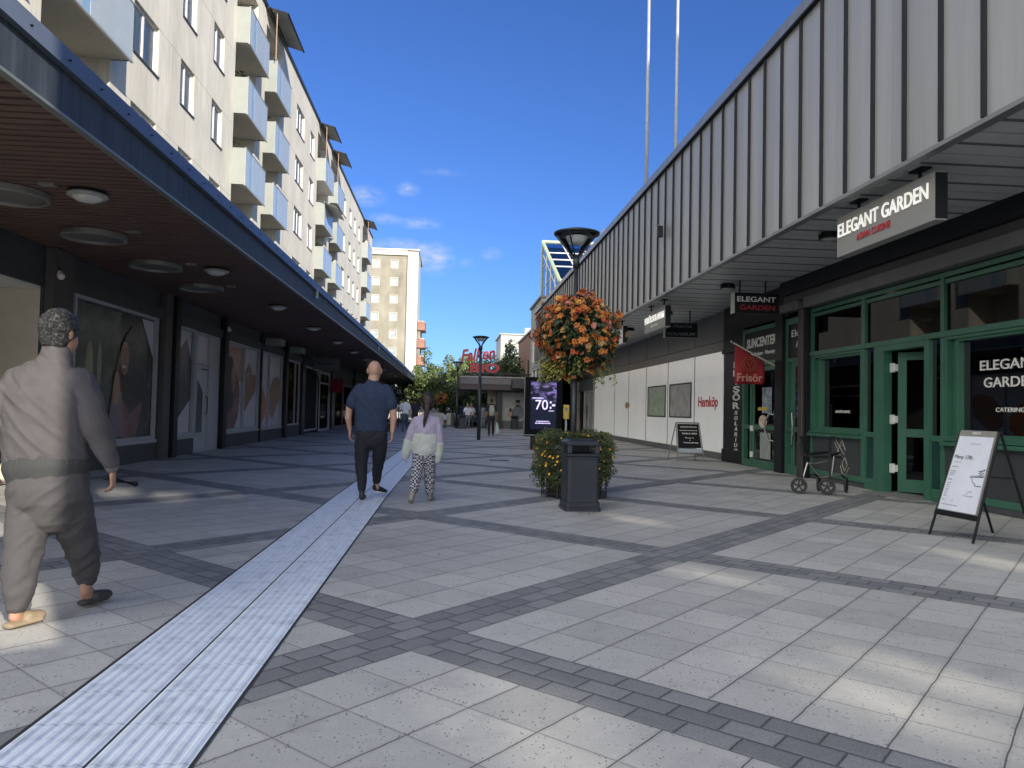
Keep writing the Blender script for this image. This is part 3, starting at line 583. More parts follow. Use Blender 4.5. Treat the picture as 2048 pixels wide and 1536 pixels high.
MB().box(-20, XB-1.4, 4.02, 80.98, 3.3, 19.38).box(-20, XB-1.4, 12.9, 80.98, 0, 3.3).build('building_core', plaster_shade, apt)
g = MB(); g.quad((XB, 4, 3.3), (-20, 4, 3.3), (-20, 4, 19.4), (XB, 4, 19.4)); g.quad((XB, 81, 0), (-20, 81, 0), (-20, 81, 19.4), (XB, 81, 19.4)); g.build('gable_wall', plaster, apt)
MB().box(-20.2, XB+.10, 3.9, 81.1, 19.4, 19.52).build('roof_edge', dark_metal, apt)
for ya, yb in ((20, 29.9), (38, 47.8)):
    g = MB()
    for z in [rows[0]-1.4+2.83*k for k in range(5)]: g.box(XB, XB+.003, ya, yb, z, z+.012)
    g.build('panel_joints', M('panel_joint', (.36, .34, .3), .9), apt)
sill_m = M('sill_metal', (.12, .12, .14), .4, metal=.4)
win_cache = {}
room = M('curtain_white', (.80, .78, .72), .9, var=.25, vs=3, stretch=(1, 6, .2))
for ci, (a, b) in enumerate(cols):
    wd = round(b-a, 2)
    for z in rows:
        if wd not in win_cache:
            f = MB(); P0 = Pl(0); ring(f, P0, 0, wd, 0, 1.45, .07, .10, .17)
            nm = [wd/2] if wd < 1.9 else [wd/3, 2*wd/3]
            for q in nm: rect(f, P0, q-.04, q+.04, .07, 1.38, .10, .17)
            fo = f.build('window', white_paint, apt, local=True, loc=(XB-apt.location.x, a-apt.location.y, z-apt.location.z))
            MB().box(-.16, .05, -.02, wd+.02, -.035, -.002).build('sill', sill_m, fo, local=True)
            MB().quad((-.14, 0, 0), (-.14, wd, 0), (-.14, wd, 1.45), (-.14, 0, 1.45)).build('pane', win_glass, fo, local=True)
            MB().quad((-.165, .02, .02), (-.165, wd-.02, .02), (-.165, wd-.02, 1.43), (-.165, .02, 1.43)).build('curtain', room, fo, local=True)
            win_cache[wd] = fo
        else: cp(win_cache[wd], apt, (XB-apt.location.x, a-apt.location.y, z-apt.location.z))
bal_cache = {}
XF = -8.28
for a, b in logs:
    wd = round(b-a, 2)
    for k in range(4):
        z = 7.14+2.825*k
        if wd not in bal_cache:
            f = MB(); f.box(XF-XB-.04, -1.33, .01, wd-.01, 0, .16); fo = f.build('balcony', M('balcony_slab', (.52, .50, .44), .8, var=.06), apt, local=True, loc=(XB-apt.location.x, a-apt.location.y, z-apt.location.z))
            q = XF-XB
            MB().box(.005, q, -.03, -.005, -.02, 1.42).build('end_panel', frost_end, fo, local=True); MB().box(.005, q, wd+.005, wd+.03, -.02, 1.42).build('end_panel', frost_end, fo, local=True)
            MB().box(q, q+.02, -.03, wd*.18, -.02, 1.42).build('front_panel', frost, fo, local=True); MB().box(q, q+.02, wd*.30, wd*.98, -.02, 1.42).build('front_panel', frost, fo, local=True)
            MB().box(q+.004, q+.016, wd*.18, wd*.30, -.02, 1.42).build('clear_panel', M('blue_glass_panel', (.25, .38, .50), .12), fo, local=True)
            MB().box(q-.03, q+.035, -.04, wd+.035, 1.42, 1.45).box(q-.03, q+.03, -.03, wd+.03, -.06, -.02).build('rail', M('alu_rail', (.45, .46, .46), .4, metal=.5), fo, local=True)
            MB().box(-1.32, -1.30, .5, wd-.5, .18, 2.3).build('balcony_door', M('loggia_glass', (.10, .13, .17), .15), fo, local=True)
            bal_cache[wd] = fo
        else: cp(bal_cache[wd], apt, (XB-apt.location.x, a-apt.location.y, z-apt.location.z))
corr = M('corrugated_sheet', (.22, .24, .25), .45, metal=.3)
def corrugated(a, b, x0, x1, z0, z1):
    g = MB(); n = int((b-a)/.07)
    for i in range(n+1):
        yy = a+i*.07; h = .012*(1 if i % 2 else -1); g.v += [(x0, yy, z0+h), (x1, yy, z1+h)]
    for i in range(n): g.f.append((2*i, 2*i+1, 2*i+3, 2*i+2)); g.mi.append(0)
    return g
for a, b in ((34.2, 38.0), (48.0, 51.0), (53.0, 56.3), (72.4, 76)):
    aw = corrugated(a, b, -10.1, -7.75, 19.75, 19.1).build('balcony_roof', corr, apt)
    MB().tube([(-7.8, a, 19.08), (-7.8, b, 19.08)], .03).tube([(-8.6, a, 19.3), (-8.6, b, 19.3)], .025).build('rafter', black_paint, aw)
    MB().tube([(-8.3, a+.2, 17.0), (-8.3, a+.2, 19.2)], .025).build('roof_post', M('wood_post', (.38, .24, .16), .7), aw)
g = MB(); g.quad((-8.9, 47.9, 14.35), (-8.9, 51.4, 14.35), (-7.5, 51.5, 13.95), (-7.5, 47.8, 13.95)); g.build('awning', M('white_awning', (.7, .68, .62), .8), apt)
MB().lathe([(.28, 0), (.2, -.06), (0, -.09)], (0, 0, 0), 16)
fl = MB(); random.seed(9)
for i in range(120): p = V((random.uniform(-9.3, -8.4), random.uniform(30.2, 31.6), 17.05+random.random()*.35)); q = V((random.uniform(-.06, .06), random.uniform(-.06, .06), random.uniform(-.03, .06))); fl.add([p, p+q, p+V((q.y, -q.x, .03))], [(0, 1, 2)])
fl.build('balcony_flowers', M('balcony_plants', (.18, .16, .06), .8, var=.5, vs=9), apt)
rb_ = random.Random(21); g = MB(); g2 = MB()
for a_, b__ in logs:
    for k in range(1, 4):
        z = 7.14+2.825*k+.16
        for j in range(rb_.randint(1, 3)):
            yy = rb_.uniform(a_+.3, b__-.5); g.box(-9.0, -8.75, yy, yy+.25, z+1.0, z+1.35)
            for i in range(26): p = V((rb_.uniform(-9.05, -8.7), yy+rb_.uniform(0, .25), z+1.32+rb_.random()*.45)); q = V((rb_.gauss(0, .07), rb_.gauss(0, .07), rb_.gauss(0, .05))); g2.add([p, p+q, p+V((q.y, -q.x, .05))], [(0, 1, 2)])
g.build('flower_pots', M('terracotta', (.30, .13, .08), .8), apt)
g2.build('balcony_greens', M('balcony_leaf', (.06, .10, .03), .7, var=.4, vs=7), apt)
# satellite dish on the canopy roof edge
t = thing('satellite_dish', (-8.6, 36, 6.2), 'small satellite dish low on the apartment wall just above the canopy', 'satellite dish')
MB().lathe([(0, 0), (.15, .03), (.3, .1)], (0, 0, 0), 20).build('dish', white_paint, t, local=True, smooth=True)
MB().tube([(-.2, 0, -.2), (0, 0, 0)], .02).build('arm', dark_metal, t, local=True)

# ---- tower beyond the end of the street
TY = 122.0
tw = thing('residential_tower', (-11, TY, 0), 'tall beige concrete tower with a white stair shaft at the street end', 'apartment tower')
tbeige = M('stained_concrete', (.20, .18, .135), .9, var=.2, vs=.35, bump=.1, tint=(.33, .30, .235), stretch=(1, 1, .6))
wn = [(-20.5, -19.3), (-16.9, -15.7), (-13.15, -11.9), (-10.2, -8.95)]
wr = [23.85-2.85*k for k in range(8)]
MB().facade(Pc(TY), -22, -7.45, 0, 26.0, [(a, b, z, z+1.4) for a, b in wn for z in wr], .2, back=False).build('concrete_wall', tbeige, tw)
MB().box(-22, -7.5, TY+.3, TY+14, 0, 25.9).build('tower_core', tbeige, tw)
MB().box(-7.45, -5.75, TY-.35, TY+8, 0, 26.6).build('stair_shaft', M('white_shaft', (.50, .49, .45), .8, var=.06), tw)
MB().box(-22.2, -7.45, TY-.3, TY+14, 26.0, 26.8).build('parapet', M('pale_parapet', (.62, .60, .50), .8), tw)
MB().box(-22.3, -5.6, TY-.5, TY+14, 26.8, 26.95).build('roof_edge', white_paint, tw)
w0 = None
for a, b in wn:
    for z in wr:
        if w0 is None:
            f = MB(); ring(f, Pc(0), 0, 1.25, 0, 1.4, .12, .02, .14); w0 = f.build('window', M('tower_frame', (.5, .45, .36), .7), tw, local=True, loc=(a+11, 0, z))
            MB().quad((0, .16, 0), (1.25, .16, 0), (1.25, .16, 1.4), (0, .16, 1.4)).build('pane', M('tower_pane', (.38, .42, .44), .2, var=.5, vs=.35), w0, local=True)
        else: cp(w0, tw, (a+11, 0, z))
b0 = None; redb = M('orange_brick_balcony', (.30, .15, .11), .8, var=.2, vs=2)
for k in range(6):
    z = 14.2-2.85*k
    if z < .5: continue
    if b0 is None:
        b0 = MB().box(0, 1.25, -.1, 5, 0, 1.2).box(0, 1.3, -.15, 5, -.25, 0).build('balcony', redb, tw, local=True, loc=(5.3, .4, z))
        MB().box(.02, 1.15, .2, 4.8, 1.2, 1.28).build('rail', white_paint, b0, local=True)
    else: cp(b0, tw, (5.3, .4, z))
MB().box(-5.7, -5.2, TY+.6, TY+8, 0, 15).build('balcony_wall', tbeige, tw)
MB().box(-8.9, -6.0, TY-.45, TY-.36, 2.0, 6.4).build('blue_panel', M('blue_grey_panel', (.33, .40, .50), .5, var=.15), tw)
MB().box(-8.3, -6.8, TY-.47, TY-.455, 4.3, 4.55).build('red_strip', M('red_strip', (.35, .06, .06), .5), tw)

# ============================================================ RIGHT: metal clad retail building
rb = thing('retail_building', (9, 25, 0), 'long retail building with a seamed grey metal fascia over the shopfronts', 'retail building')
XR, XE, ZS, ZT = 7.8, 5.2, 4.28, 7.36; YS0, YS1 = 4.6, 46.8
MB().box(XE, XE+.05, YS0, YS1, ZS, ZT).build('fascia_cladding', cladding, rb)
g = MB(); y = YS0+.35
while y < YS1: g.box(XE-.035, XE-.002, y-.027, y+.027, ZS+.01, ZT-.02); y += .655
g.build('standing_seams', seam, rb)
MB().box(XE-.06, XE+.6, YS0, YS1, ZT, ZT+.2).build('roof_cap', M('roof_cap', (.22, .23, .25), .35, metal=.4), rb)
MB().box(XE-.075, XE+.02, YS0, YS1, ZT-.03, ZT+.0).build('cap_drip', seam, rb)
MB().box(XE-.03, XE+.1, YS0, YS1, ZS-.05, ZS).build('fascia_trim', M('fascia_trim', (.2, .21, .21), .4, metal=.3), rb)
MB().box(XE+.6, 22, YS0, YS1, ZT-.6, ZT+.02).build('roof', dark_metal, rb)
MB().box(XE+.05, XR+.3, YS0+.05, YS1-.05, ZS+.06, ZS+.2).build('soffit_back', black_paint, rb)
g = MB(); y = YS0+.05
while y < YS1-.3: g.box(XE+.1, XR, y, y+.285, ZS, ZS+.03); y += .327
g.build('soffit_boards', soffit_metal, rb)
g = MB(); y = YS0+.335
while y < YS1-.3: g.box(XE+.1, XR-.01, y-.012, y+.05, ZS-.004, ZS+.02); y += .654
g.build('soffit_joints', M('soffit_joint', (.10, .105, .11), .8), rb)
# side walls
MB().box(XR+.2, 22, YS1-.1, YS1, 0, ZT-.6).box(XR-.2, 22, YS0, YS0+.1, 0, ZT-.6).build('side_wall', grey_panel, rb)
# white panel front
MB().box(XR-.02, XR+.2, 20.6, 46.8, 0, .19).build('plinth', M('grey_plinth', (.16, .16, .16), .5), rb)
MB().box(XR, XR+.2, 20.6, 46.8, 3.13, 3.42).build('dark_band', band_dark, rb)
g = MB(); edges = [20.62, 23.48, 26.44, 29.44, 32.4, 35.22, 37.7, 40.25, 43.5, 46.8]
for a, b in zip(edges, edges[1:]): g.box(XR-.02, XR+.2, a+.03, b-.03, 3.43, ZS+.05)
g.build('upper_panels', grey_panel, rb)
MB().box(XR+.05, XR+.25, 20.6, 46.8, .1, ZS).build('backing_wall', black_paint, rb)
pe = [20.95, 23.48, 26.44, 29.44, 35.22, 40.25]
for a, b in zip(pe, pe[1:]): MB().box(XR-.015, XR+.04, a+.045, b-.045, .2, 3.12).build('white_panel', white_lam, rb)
g = MB()
for q in pe[1:-1]+[32.4]: g.box(XR-.022, XR-.016, q-.022, q+.022, .2, 3.12)
g.build('panel_joints', black_paint, rb)
def poster(y0, y1, z0, z1, cols_):
    f = MB(); ring(f, Pr(XR-.03), y0, y1, z0, z1, .045, -.02, .01); fo = f.build('poster_frame', M('poster_frame_black', (.02, .018, .018), .4), rb)
    m_ = M(cols_, (.80, .80, .76), .4, var=.1, vs=3.2, tint=(.36, .50, .24) if 'green' in cols_ else (.38, .36, .33)); MB().box(XR-.03, XR-.024, y0+.04, y1-.04, z0+.04, z1-.04).build('poster', m_, fo)
poster(26.67, 29.1, 1.16, 2.33, 'salad_poster_green'); poster(23.75, 26.15, 1.16, 2.33, 'leaf_poster_grey')
text('lettering', 'Hemköp', (XR-.022, 23.1, 1.42), 'street_l', 1.75, .42, red_letter, rb, bold=.02, shear=.1)
g = MB(); g.prism(blob(32.6, 1.62, .45, .14, seed=21), Pr(XR-.02), -.003, 0); g.build('faded_logo', M('faded_orange', (.62, .33, .22), .5), rb)
# far door bay
f = MB(); ring(f, Pr(XR), 40.6, 43.4, .1, 2.5, .09, -.04, .05); rect(f, Pr(XR), 41.95, 42.05, .15, 2.45, -.03, .04); fo = f.build('door', M('alu_door', (.45, .45, .43), .4, metal=.3), rb)
MB().box(XR-.005, XR+.01, 40.65, 43.35, .15, 2.45).build('pane', M('door_pane_pale', (.50, .50, .47), .2, var=.1), fo)
MB().box(XR-.09, XR-.05, 42.06, 42.2, 1.15, 1.3).box(XR-.1, XR-.06, 42.1, 42.14, .9, 1.6).build('handle', black_paint, fo)
MB().box(XR-.05, XR+.1, 40.3, 40.55, 0, 3.1).build('pilaster', M('pale_pilaster', (.48, .45, .40), .6), rb)
MB().box(XR-.05, XR+.1, 45.2, 46.6, 0, 3.1).build('pilaster', M('warm_pilaster', (.42, .35, .28), .6), rb)
MB().box(XR-.03, XR+.05, 40.6, 45.2, 2.5, 3.12).build('door_header', grey_panel, rb)
# black corner column with the vertical lettering
MB().box(7.62, 8.2, 19.02, 20.6, 0, .35).box(7.66, 8.2, 19.04, 20.58, .35, 3.0).box(7.6, 8.2, 19.0, 20.6, 3.0, 3.12).box(7.64, 8.2, 19.02, 20.58, 3.12, ZS).build('black_column', black_paint, rb, bevel=.008)
zt = 2.76
for ch, hgt, wd in (('F', .22, .42), ('R', .22, .48), ('I', .22, .14), ('S', .22, .46), ('Ö', .22, .52), ('R', .22, .48)):
    zt -= hgt; text('letter', ch, (7.655, 19.62+wd/2, zt+.02), 'street_l', wd, .225 if ch == 'Ö' else .175, white_letter, rb, bold=.03)
for ch in 'SOLARIUM':
    zt -= .145; wd = .07 if ch == 'I' else .22; text('letter', ch, (7.655, 19.62+wd/2, zt+.01), 'street_l', wd, .105, white_letter, rb, bold=.015, shear=.15)
XG = 7.6
MB().box(XG-.05, XG+.6, 16.3, 19.02, 3.55, ZS).build('black_beam', black_paint, rb)
MB().box(XG-.25, XG+.6, YS0, 16.32, 3.98, ZS).build('black_beam', black_paint, rb)
def fr(parts, name='green_frame', mat=green_paint):
    g = MB()
    for a, b, c, d, d0, d1 in parts: rect(g, Pr(XG), a, b, c, d, d0, d1)
    return g.build(name, mat, rb, bevel=.004)
# entrance 1 (sun centre)
def gdoor(y0, y1, zt_, glassm, inset=.0, mid=.55, name='green_door'):
    g = MB(); s = .11
    for a, b, c, d in ((y0, y0+s, 0, zt_), (y1-s, y1, 0, zt_), (y0+s, y1-s, zt_-s, zt_), (y0+s, y1-s, 0, .2), (y0+s, y1-s, .95, 1.06)): rect(g, Pr(XG), a, b, c, d, inset, inset+.05)
    o = g.build(name, green_paint, rb, bevel=.004)
    q = MB(); rect(q, Pr(XG), y0+s, y1-s, .2, zt_-s, inset+.02, inset+.03); q.build('pane', glassm, o)
    return o
fr([(16.88, 16.97, 0, 3.5, -.02, .1), (18.9, 19.02, 0, 3.5, -.02, .1), (16.97, 18.9, 3.4, 3.5, -.02, .1), (16.97, 18.9, 2.52, 2.62, -.02, .1), (18.42, 18.52, 0, 2.52, -.015, .1), (18.52, 18.9, .95, 1.05, -.01, .08), (18.52, 18.9, 0, .18, -.01, .08)])
d1 = gdoor(17.0, 18.4, 2.5, shop_glass)
MB().tube([(XG-.01, 17.1, 1.32), (XG-.07, 17.25, 1.34), (XG-.09, 17.42, 1.15), (XG-.09, 17.42, .95), (XG-.07, 17.25, .72), (XG-.01, 17.1, .70)], .018).build('handle', M('steel_handle', (.6, .6, .58), .25, metal=.9), d1)
hin = MB()
for z in (.25, .9, 2.1): hin.box(XG-.05, XG, 18.34, 18.42, z, z+.14)
hin.build('hinge', white_paint, d1)
g = MB(); rect(g, Pr(XG), 17.25, 17.8, 1.35, 1.98, -.002, 0); g.build('blue_sticker', M('blue_notice', (.12, .25, .38), .4, var=.6, vs=9, tint=(.5, .55, .55)), d1)
g = MB(); g.prism(blob(17.75, 1.15, .24, .16, 20, 0), Pr(XG), -.004, -.001); g.build('round_sticker', M('round_sticker', (.7, .55, .42), .4, var=.3, vs=9), d1)
g = MB(); rect(g, Pr(XG), 17.5, 18.05, 1.42, 1.5, -.004, -.002); g.build('yellow_sticker', M('yellow_sticker', (.6, .42, .05), .4), d1)
g = MB(); rect(g, Pr(XG), 17.3, 17.9, .25, .88, -.002, 0); g.build('notice_paper', M('pale_notice', (.33, .36, .33), .5, var=.2, vs=5), d1)
g = MB(); rect(g, Pr(XG), 16.97, 18.9, 2.62, 3.4, 0, .03); sg = g.build('shop_sign', black_paint, rb)
text('lettering', 'SUNCENTER', (XG-.006, 18.78, 3.0), 'street_l', 1.75, .24, white_letter, sg, bold=.03, shear=.12)
text('lettering', 'Solarium  Massage', (XG-.006, 18.5, 2.76), 'street_l', 1.5, .13, white_letter, sg, bold=.015, shear=.1)
# interior partition behind entrances
MB().box(XG-.1, XG+.25, 16.5, 16.88, 0, 3.62).build('black_post', black_paint, rb)
fr([(16.4, 16.5, 0, 3.5, -.02, .1), (15.6, 16.4, 3.35, 3.5, -.02, .1), (15.6, 16.4, 2.5, 2.6, -.02, .1), (15.6, 16.4, 0, .2, -.01, .1), (16.22, 16.4, .95, 1.05, -.01, .06), (16.1, 16.22, 0, 2.5, -.015, .1)])
d2 = gdoor(15.62, 16.12, 2.5, shop_glass, inset=-.03)
MB().tube([(XG-.04, 16.1, 1.42), (XG-.1, 15.98, 1.36), (XG-.12, 15.9, 1.1), (XG-.12, 15.9, .95), (XG-.1, 15.98, .68), (XG-.04, 16.1, .62)], .018).build('handle', MAT['steel_handle'], d2)
g = MB(); rect(g, Pr(XG), 15.6, 16.4, 2.6, 3.35, 0, .03); sg = g.build('shop_sign', black_paint, rb)
text('lettering', 'Elegant', (XG-.006, 16.22, 3.02), 'street_l', .95, .20, white_letter, sg)
text('lettering', 'ASIAN', (XG-.006, 16.02, 2.82), 'street_l', .75, .13, white_letter, sg)
text('lettering', 'INN', (XG-.006, 15.9, 2.65), 'street_l', .45, .13, white_letter, sg)
brown_pipe = M('brown_black_post', (.05, .042, .038), .45)
MB().box(XG-.16, XG-.06, 15.42, 15.62, 0, 3.6).build('downpipe', brown_pipe, rb, bevel=.02)
MB().box(XG-.1, XG+.1, 15.3, 15.62, 0, 3.6).build('dark_post', black_paint, rb)
MB().box(XG-.2, XG+.02, 15.6, 16.5, 3.62, 3.8).build('shutter_box', shutter_grey, rb, bevel=.01)
MB().box(XG-.2, XG+.02, YS0, 15.3, 3.6, 3.82).build('shutter_box', shutter_grey, rb, bevel=.01)
MB().box(XG-.12, XG+.02, YS0, 16.4, 3.825, 3.98).build('shutter_housing', M('shutter_dark', (.08, .08, .082), .45), rb)
# long glazed front of the restaurant
fr([(YS0, 15.3, 3.5, 3.58, -.02, .1), (YS0, 15.3, 3.40, 3.47, -.01, .1), (YS0, 15.3, 2.57, 2.66, -.05, .12), (15.22, 15.3, .1, 3.5, -.02, .1), (13.2, 13.32, 0.1, 3.5, -.03, .1), (12.8, 12.9, .0, 2.57, -.03, .1),
    (12.9, 13.2, .95, 1.04, -.01, .09), (12.9, 13.2, .1, .2, -.01, .09), (12.58, 12.8, 0, 2.57, -.04, .12), (11.33, 11.45, 0, 2.57, -.04, .12), (11.45, 12.58, 2.47, 2.57, -.04, .12), (10.98, 11.06, 0, 3.5, -.03, .1),
    (11.06, 11.33, .95, 1.04, -.01, .09), (11.06, 11.33, 0, .2, -.01, .09), (13.32, 15.22, .1, .2, -.03, .08), (13.32, 15.3, .9, .96, -.1, .1), (13.32, 15.3, .97, 1.0, -.06, .1), (YS0, 10.98, .9, .96, -.1, .1), (YS0, 10.98, .97, 1.0, -.06, .1), (YS0, 10.98, .1, .2, -.03, .08),
    (7.6, 7.7, .2, 3.5, -.03, .1), (12.9, 13.2, 0, .1, -.02, .09)])
# deep inset picture windows
for a, b in ((13.32, 15.22), (7.7, 10.98), (YS0, 7.6)):
    g = MB(); ring(g, Pr(XG), a, b, 1.0, 2.57, .05, -.02, .12); ring(g, Pr(XG), a+.06, b-.2, 1.03, 2.54, .06, .02, .2)
    rect(g, Pr(XG), b-.2, b-.05, 1.05, 2.52, .08, .14)
    wo = g.build('window', green_paint, rb, bevel=.004)
    q = MB(); rect(q, Pr(XG), a+.1, b-.2, 1.05, 2.5, .12, .13); q.build('pane', shop_glass, wo)
tr = MB()
for a, b in ((13.32, 15.22), (11.06, 13.2), (7.7, 10.98), (YS0, 7.6)): rect(tr, Pr(XG), a, b, 2.66, 3.4, .03, .04)
tr.build('transom_pane', glass('transom_glass', (.20, .24, .30), .035, .02, 1.5), rb)
for a, b in ((12.9, 13.2), (11.06, 11.33)):
    g = MB(); rect(g, Pr(XG), a, b, 1.04, 2.57, .03, .04); g.build('side_pane', shop_glass, rb)
    g = MB(); rect(g, Pr(XG), a, b, .2, .95, .02, .04); g.build('low_panel', M('teal_low_panel', (.012, .05, .045), .2), rb)
for a, b in ((13.32, 15.22), (YS0, 10.98)):
    g = MB(); rect(g, Pr(XG), a, b, .2, .9, .0, .05); g.build('dark_panel', dark_panel, rb)
MB().box(XG, XG+.2, 13.2, 15.3, 0, .1).box(XG-.02, XG+.2, YS0, 11.0, 0, .1).build('black_base', stone_dark, rb)
# open door leaf swung inward
dl = MB(); hy, hx = 12.55, XG+.12; an = R(38)
def PD(u, v, d): return (hx+u*sin(an)+d*cos(an), hy-u*cos(an)+d*sin(an), v)
W = 1.18
for a, b, c, d in ((.08, .22, .03, 2.45), (W-.14, W, .03, 2.45), (.22, W-.14, 2.31, 2.45), (.22, W-.14, .03, .25), (.22, W-.14, .98, 1.12)): rect(dl, PD, a, b, c, d, 0, .05)
dlo = dl.build('open_door', green_paint, rb, bevel=.004)
q = MB(); rect(q, PD, .22, W-.14, .25, 2.31, .02, .03); q.build('pane', glass('dark_door_glass', (.12, .13, .14), .9, .02, 1.5), dlo)
q = MB()
for z in (.35, 1.2, 2.1): q.box(XG+.06, XG+.12, 12.49, 12.55, z, z+.16); q.box(XG+.1, XG+.16, 12.46, 12.50, z+.02, z+.14)
q.build('hinge', white_paint, dlo)
g = MB(); g.box(XG-.35, XG+.3, 11.3, 12.7, 0, .012); g.build('door_step', M('step_stone', (.22, .22, .21), .7), rb)
text('lettering', 'ELEGANT', (XG+.105, 10.36, 2.02), 'street_l', 1.15, .145, white_letter, rb, bold=.01)
text('lettering', 'GARDEN', (XG+.105, 10.28, 1.77), 'street_l', 1.02, .145, white_letter, rb, bold=.01)
text('lettering', 'CATERING', (XG+.105, 10.04, 1.42), 'street_l', .54, .062, white_letter, rb)
text('lettering', 'AVHÄMTNING', (XG+.11, 14.5, 1.38), 'street_l', .55, .065, white_letter, rb)
# strokes of the tilted mark on the dark panel behind the walking frame
g = MB(); mk = [(14.28, .88, 13.95, .58), (14.2, .62, 14.02, .86), (14.05, .9, 13.9, .66), (14.3, .8, 14.08, .55), (14.12, .7, 13.96, .8), (14.02, .40, 13.92, .52), (13.92, .52, 13.82, .38), (13.82, .38, 13.92, .26), (13.92, .26, 14.02, .40), (14.08, .36, 14.0, .22), (13.86, .22, 13.76, .34), (14.06, .24, 13.98, .21), (13.95, .2, 13.83, .19)]
for a, b, c, d in mk: g.tube([(XG-.006, a, b), (XG-.006, c, d)], .009, 5)
g.build('painted_mark', M('beige_mark', (.34, .31, .26), .6), rb)
# interior of the restaurant
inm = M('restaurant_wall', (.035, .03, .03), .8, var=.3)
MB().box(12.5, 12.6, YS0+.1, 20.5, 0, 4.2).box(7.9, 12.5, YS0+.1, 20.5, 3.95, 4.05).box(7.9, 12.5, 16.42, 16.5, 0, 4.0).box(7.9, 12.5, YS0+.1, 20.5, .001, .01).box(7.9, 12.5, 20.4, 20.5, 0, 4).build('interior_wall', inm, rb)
g = MB(); random.seed(11)
for i in range(4): yy = 6.2+i*2.3; g.box(9.5, 10.3, yy, yy+.8, .70, .74); g.tube([(9.9, yy+.4, .01), (9.9, yy+.4, .7)], .04)
g.build('interior_table', M('interior_table', (.06, .04, .03), .5), rb)
g = MB()
for yy, zz in ((13.5, 1.98), (13.75, 1.98), (15.0, 3.2)): g.lathe([(0, -.03), (.04, -.02), (.05, .02), (0, .05)], (9.2, yy, zz), 10)
g.build('lit_bulb', M('lit_bulb', (1, .8, .45), .5, emit=6), rb)
for yy in (14.0, 10.0):
    MB().lathe([(.05, 0), (.05, .6), (.11, .63), (.05, .68), (.05, .8), (.02, .9), (0, 1.0)], (8.1, yy, 1.25), 12).build('pagoda_ornament', M('ornament', (.13, .12, .10), .5), rb)

# ---- hanging signs
def light_box(y0, y1, z0, z1, lab, name='hanging_sign'):
    t = thing(name, (5.53, (y0+y1)/2, z0), lab, 'shop sign')
    MB().box(5.45, 5.60, y0, y1, z0, z1).build('sign_box', M('sign_taupe', (.235, .23, .215), .5, var=.04), t, bevel=.008)
    MB().box(5.452, 5.60, y0-.006, y0-.001, z0+.02, z1-.02).build('end_plate', black_paint, t)
    for yy in (y0+(y1-y0)*.18, y0+(y1-y0)*.80): MB().tube([(5.53, yy, z1), (5.53, yy, ZS-.02)], .022).box(5.46, 5.6, yy-.12, yy+.12, ZS-.02, ZS).build('hanger', black_paint, t)
    return t
sg = light_box(8.06, 10.24, 3.57, 4.14, 'taupe box sign reading ELEGANT GARDEN in raised white letters')
text('lettering', 'ELEGANT GARDEN', (5.435, 10.18, 3.84), 'street_l', 2.02, .19, lit_white, sg, bold=.01, ext=.006)
text('lettering', 'ASIAN CUISINE', (5.44, 9.7, 3.70), 'street_l', .78, .09, M('red_sign_letter', (.42, .03, .04), .5), sg, bold=.01)
sg = light_box(18.85, 20.9, 3.53, 4.10, 'taupe box sign reading FRISÖR SOLARIUM, second along the fascia')
text('lettering', 'FRISÖR SOLARIUM', (5.435, 20.82, 3.78), 'street_l', 1.9, .22, lit_white, sg, bold=.02, ext=.01)
text('lettering', 'Suncenter', (5.44, 20.2, 3.64), 'street_l', .7, .08, white_letter, sg, shear=.2)
sg = light_box(23.6, 26.2, 3.52, 4.09, 'white box sign with red lettering half hidden by the flower ball')
MB().box(5.44, 5.449, 23.6, 26.2, 3.52, 4.09).build('sign_face', M('white_sign_face', (.6, .6, .58), .4), sg)
text('lettering', 'Hemköp', (5.435, 25.6, 3.62), 'street_l', 1.6, .4, red_letter, sg, shear=.1)
def cross_sign(x0, x1, y, z0, z1, lab, rods, lines):
    t = thing('projecting_sign', ((x0+x1)/2, y, z0), lab, 'shop sign')
    MB().box(x0+.02, x1, y, y+.18, z0, z1).build('sign_box', black_paint, t, bevel=.006)
    MB().box(x0-.01, x0+.018, y+.002, y+.178, z0-.01, z1).build('edge_strip', M('pale_strip', (.42, .45, .38), .5), t)
    for r in rods: MB().tube([(r, y+.09, z1), (r, y+.09, ZS)], .02).build('rod', black_paint, t)
    for s, mt_, xx, zz, ww, hh, sh in lines: text('lettering', s, (xx, y-.004, zz), 'cam', ww, hh, mt_, t, bold=.015, shear=sh)
k = 16.0/14.5
cross_sign(5.59*k, 6.53*k, 16.0, (3.34-1.3)*k+1.3, (3.73-1.3)*k+1.32, 'black projecting sign reading ELEGANT in white over GARDEN in red', (6.33, 6.92), [
    ('ELEGANT', white_letter, 6.24, 3.80, .88, .115, 0), ('GARDEN', M('dull_red_letter', (.36, .03, .035), .5), 6.30, 3.62, .80, .11, 0)])
cross_sign(6.08, 7.03, 21.0, 3.49, 3.90, 'black projecting sign with dim grey lettering FRISÖR SOLARIUM', (6.2, 6.83), [
    ('FRISÖR', M('dim_letter', (.2, .21, .23), .5), 6.3, 3.76, .56, .1, .2), ('SOLARIUM', MAT['dim_letter'], 6.14, 3.54, .82, .09, .2)])
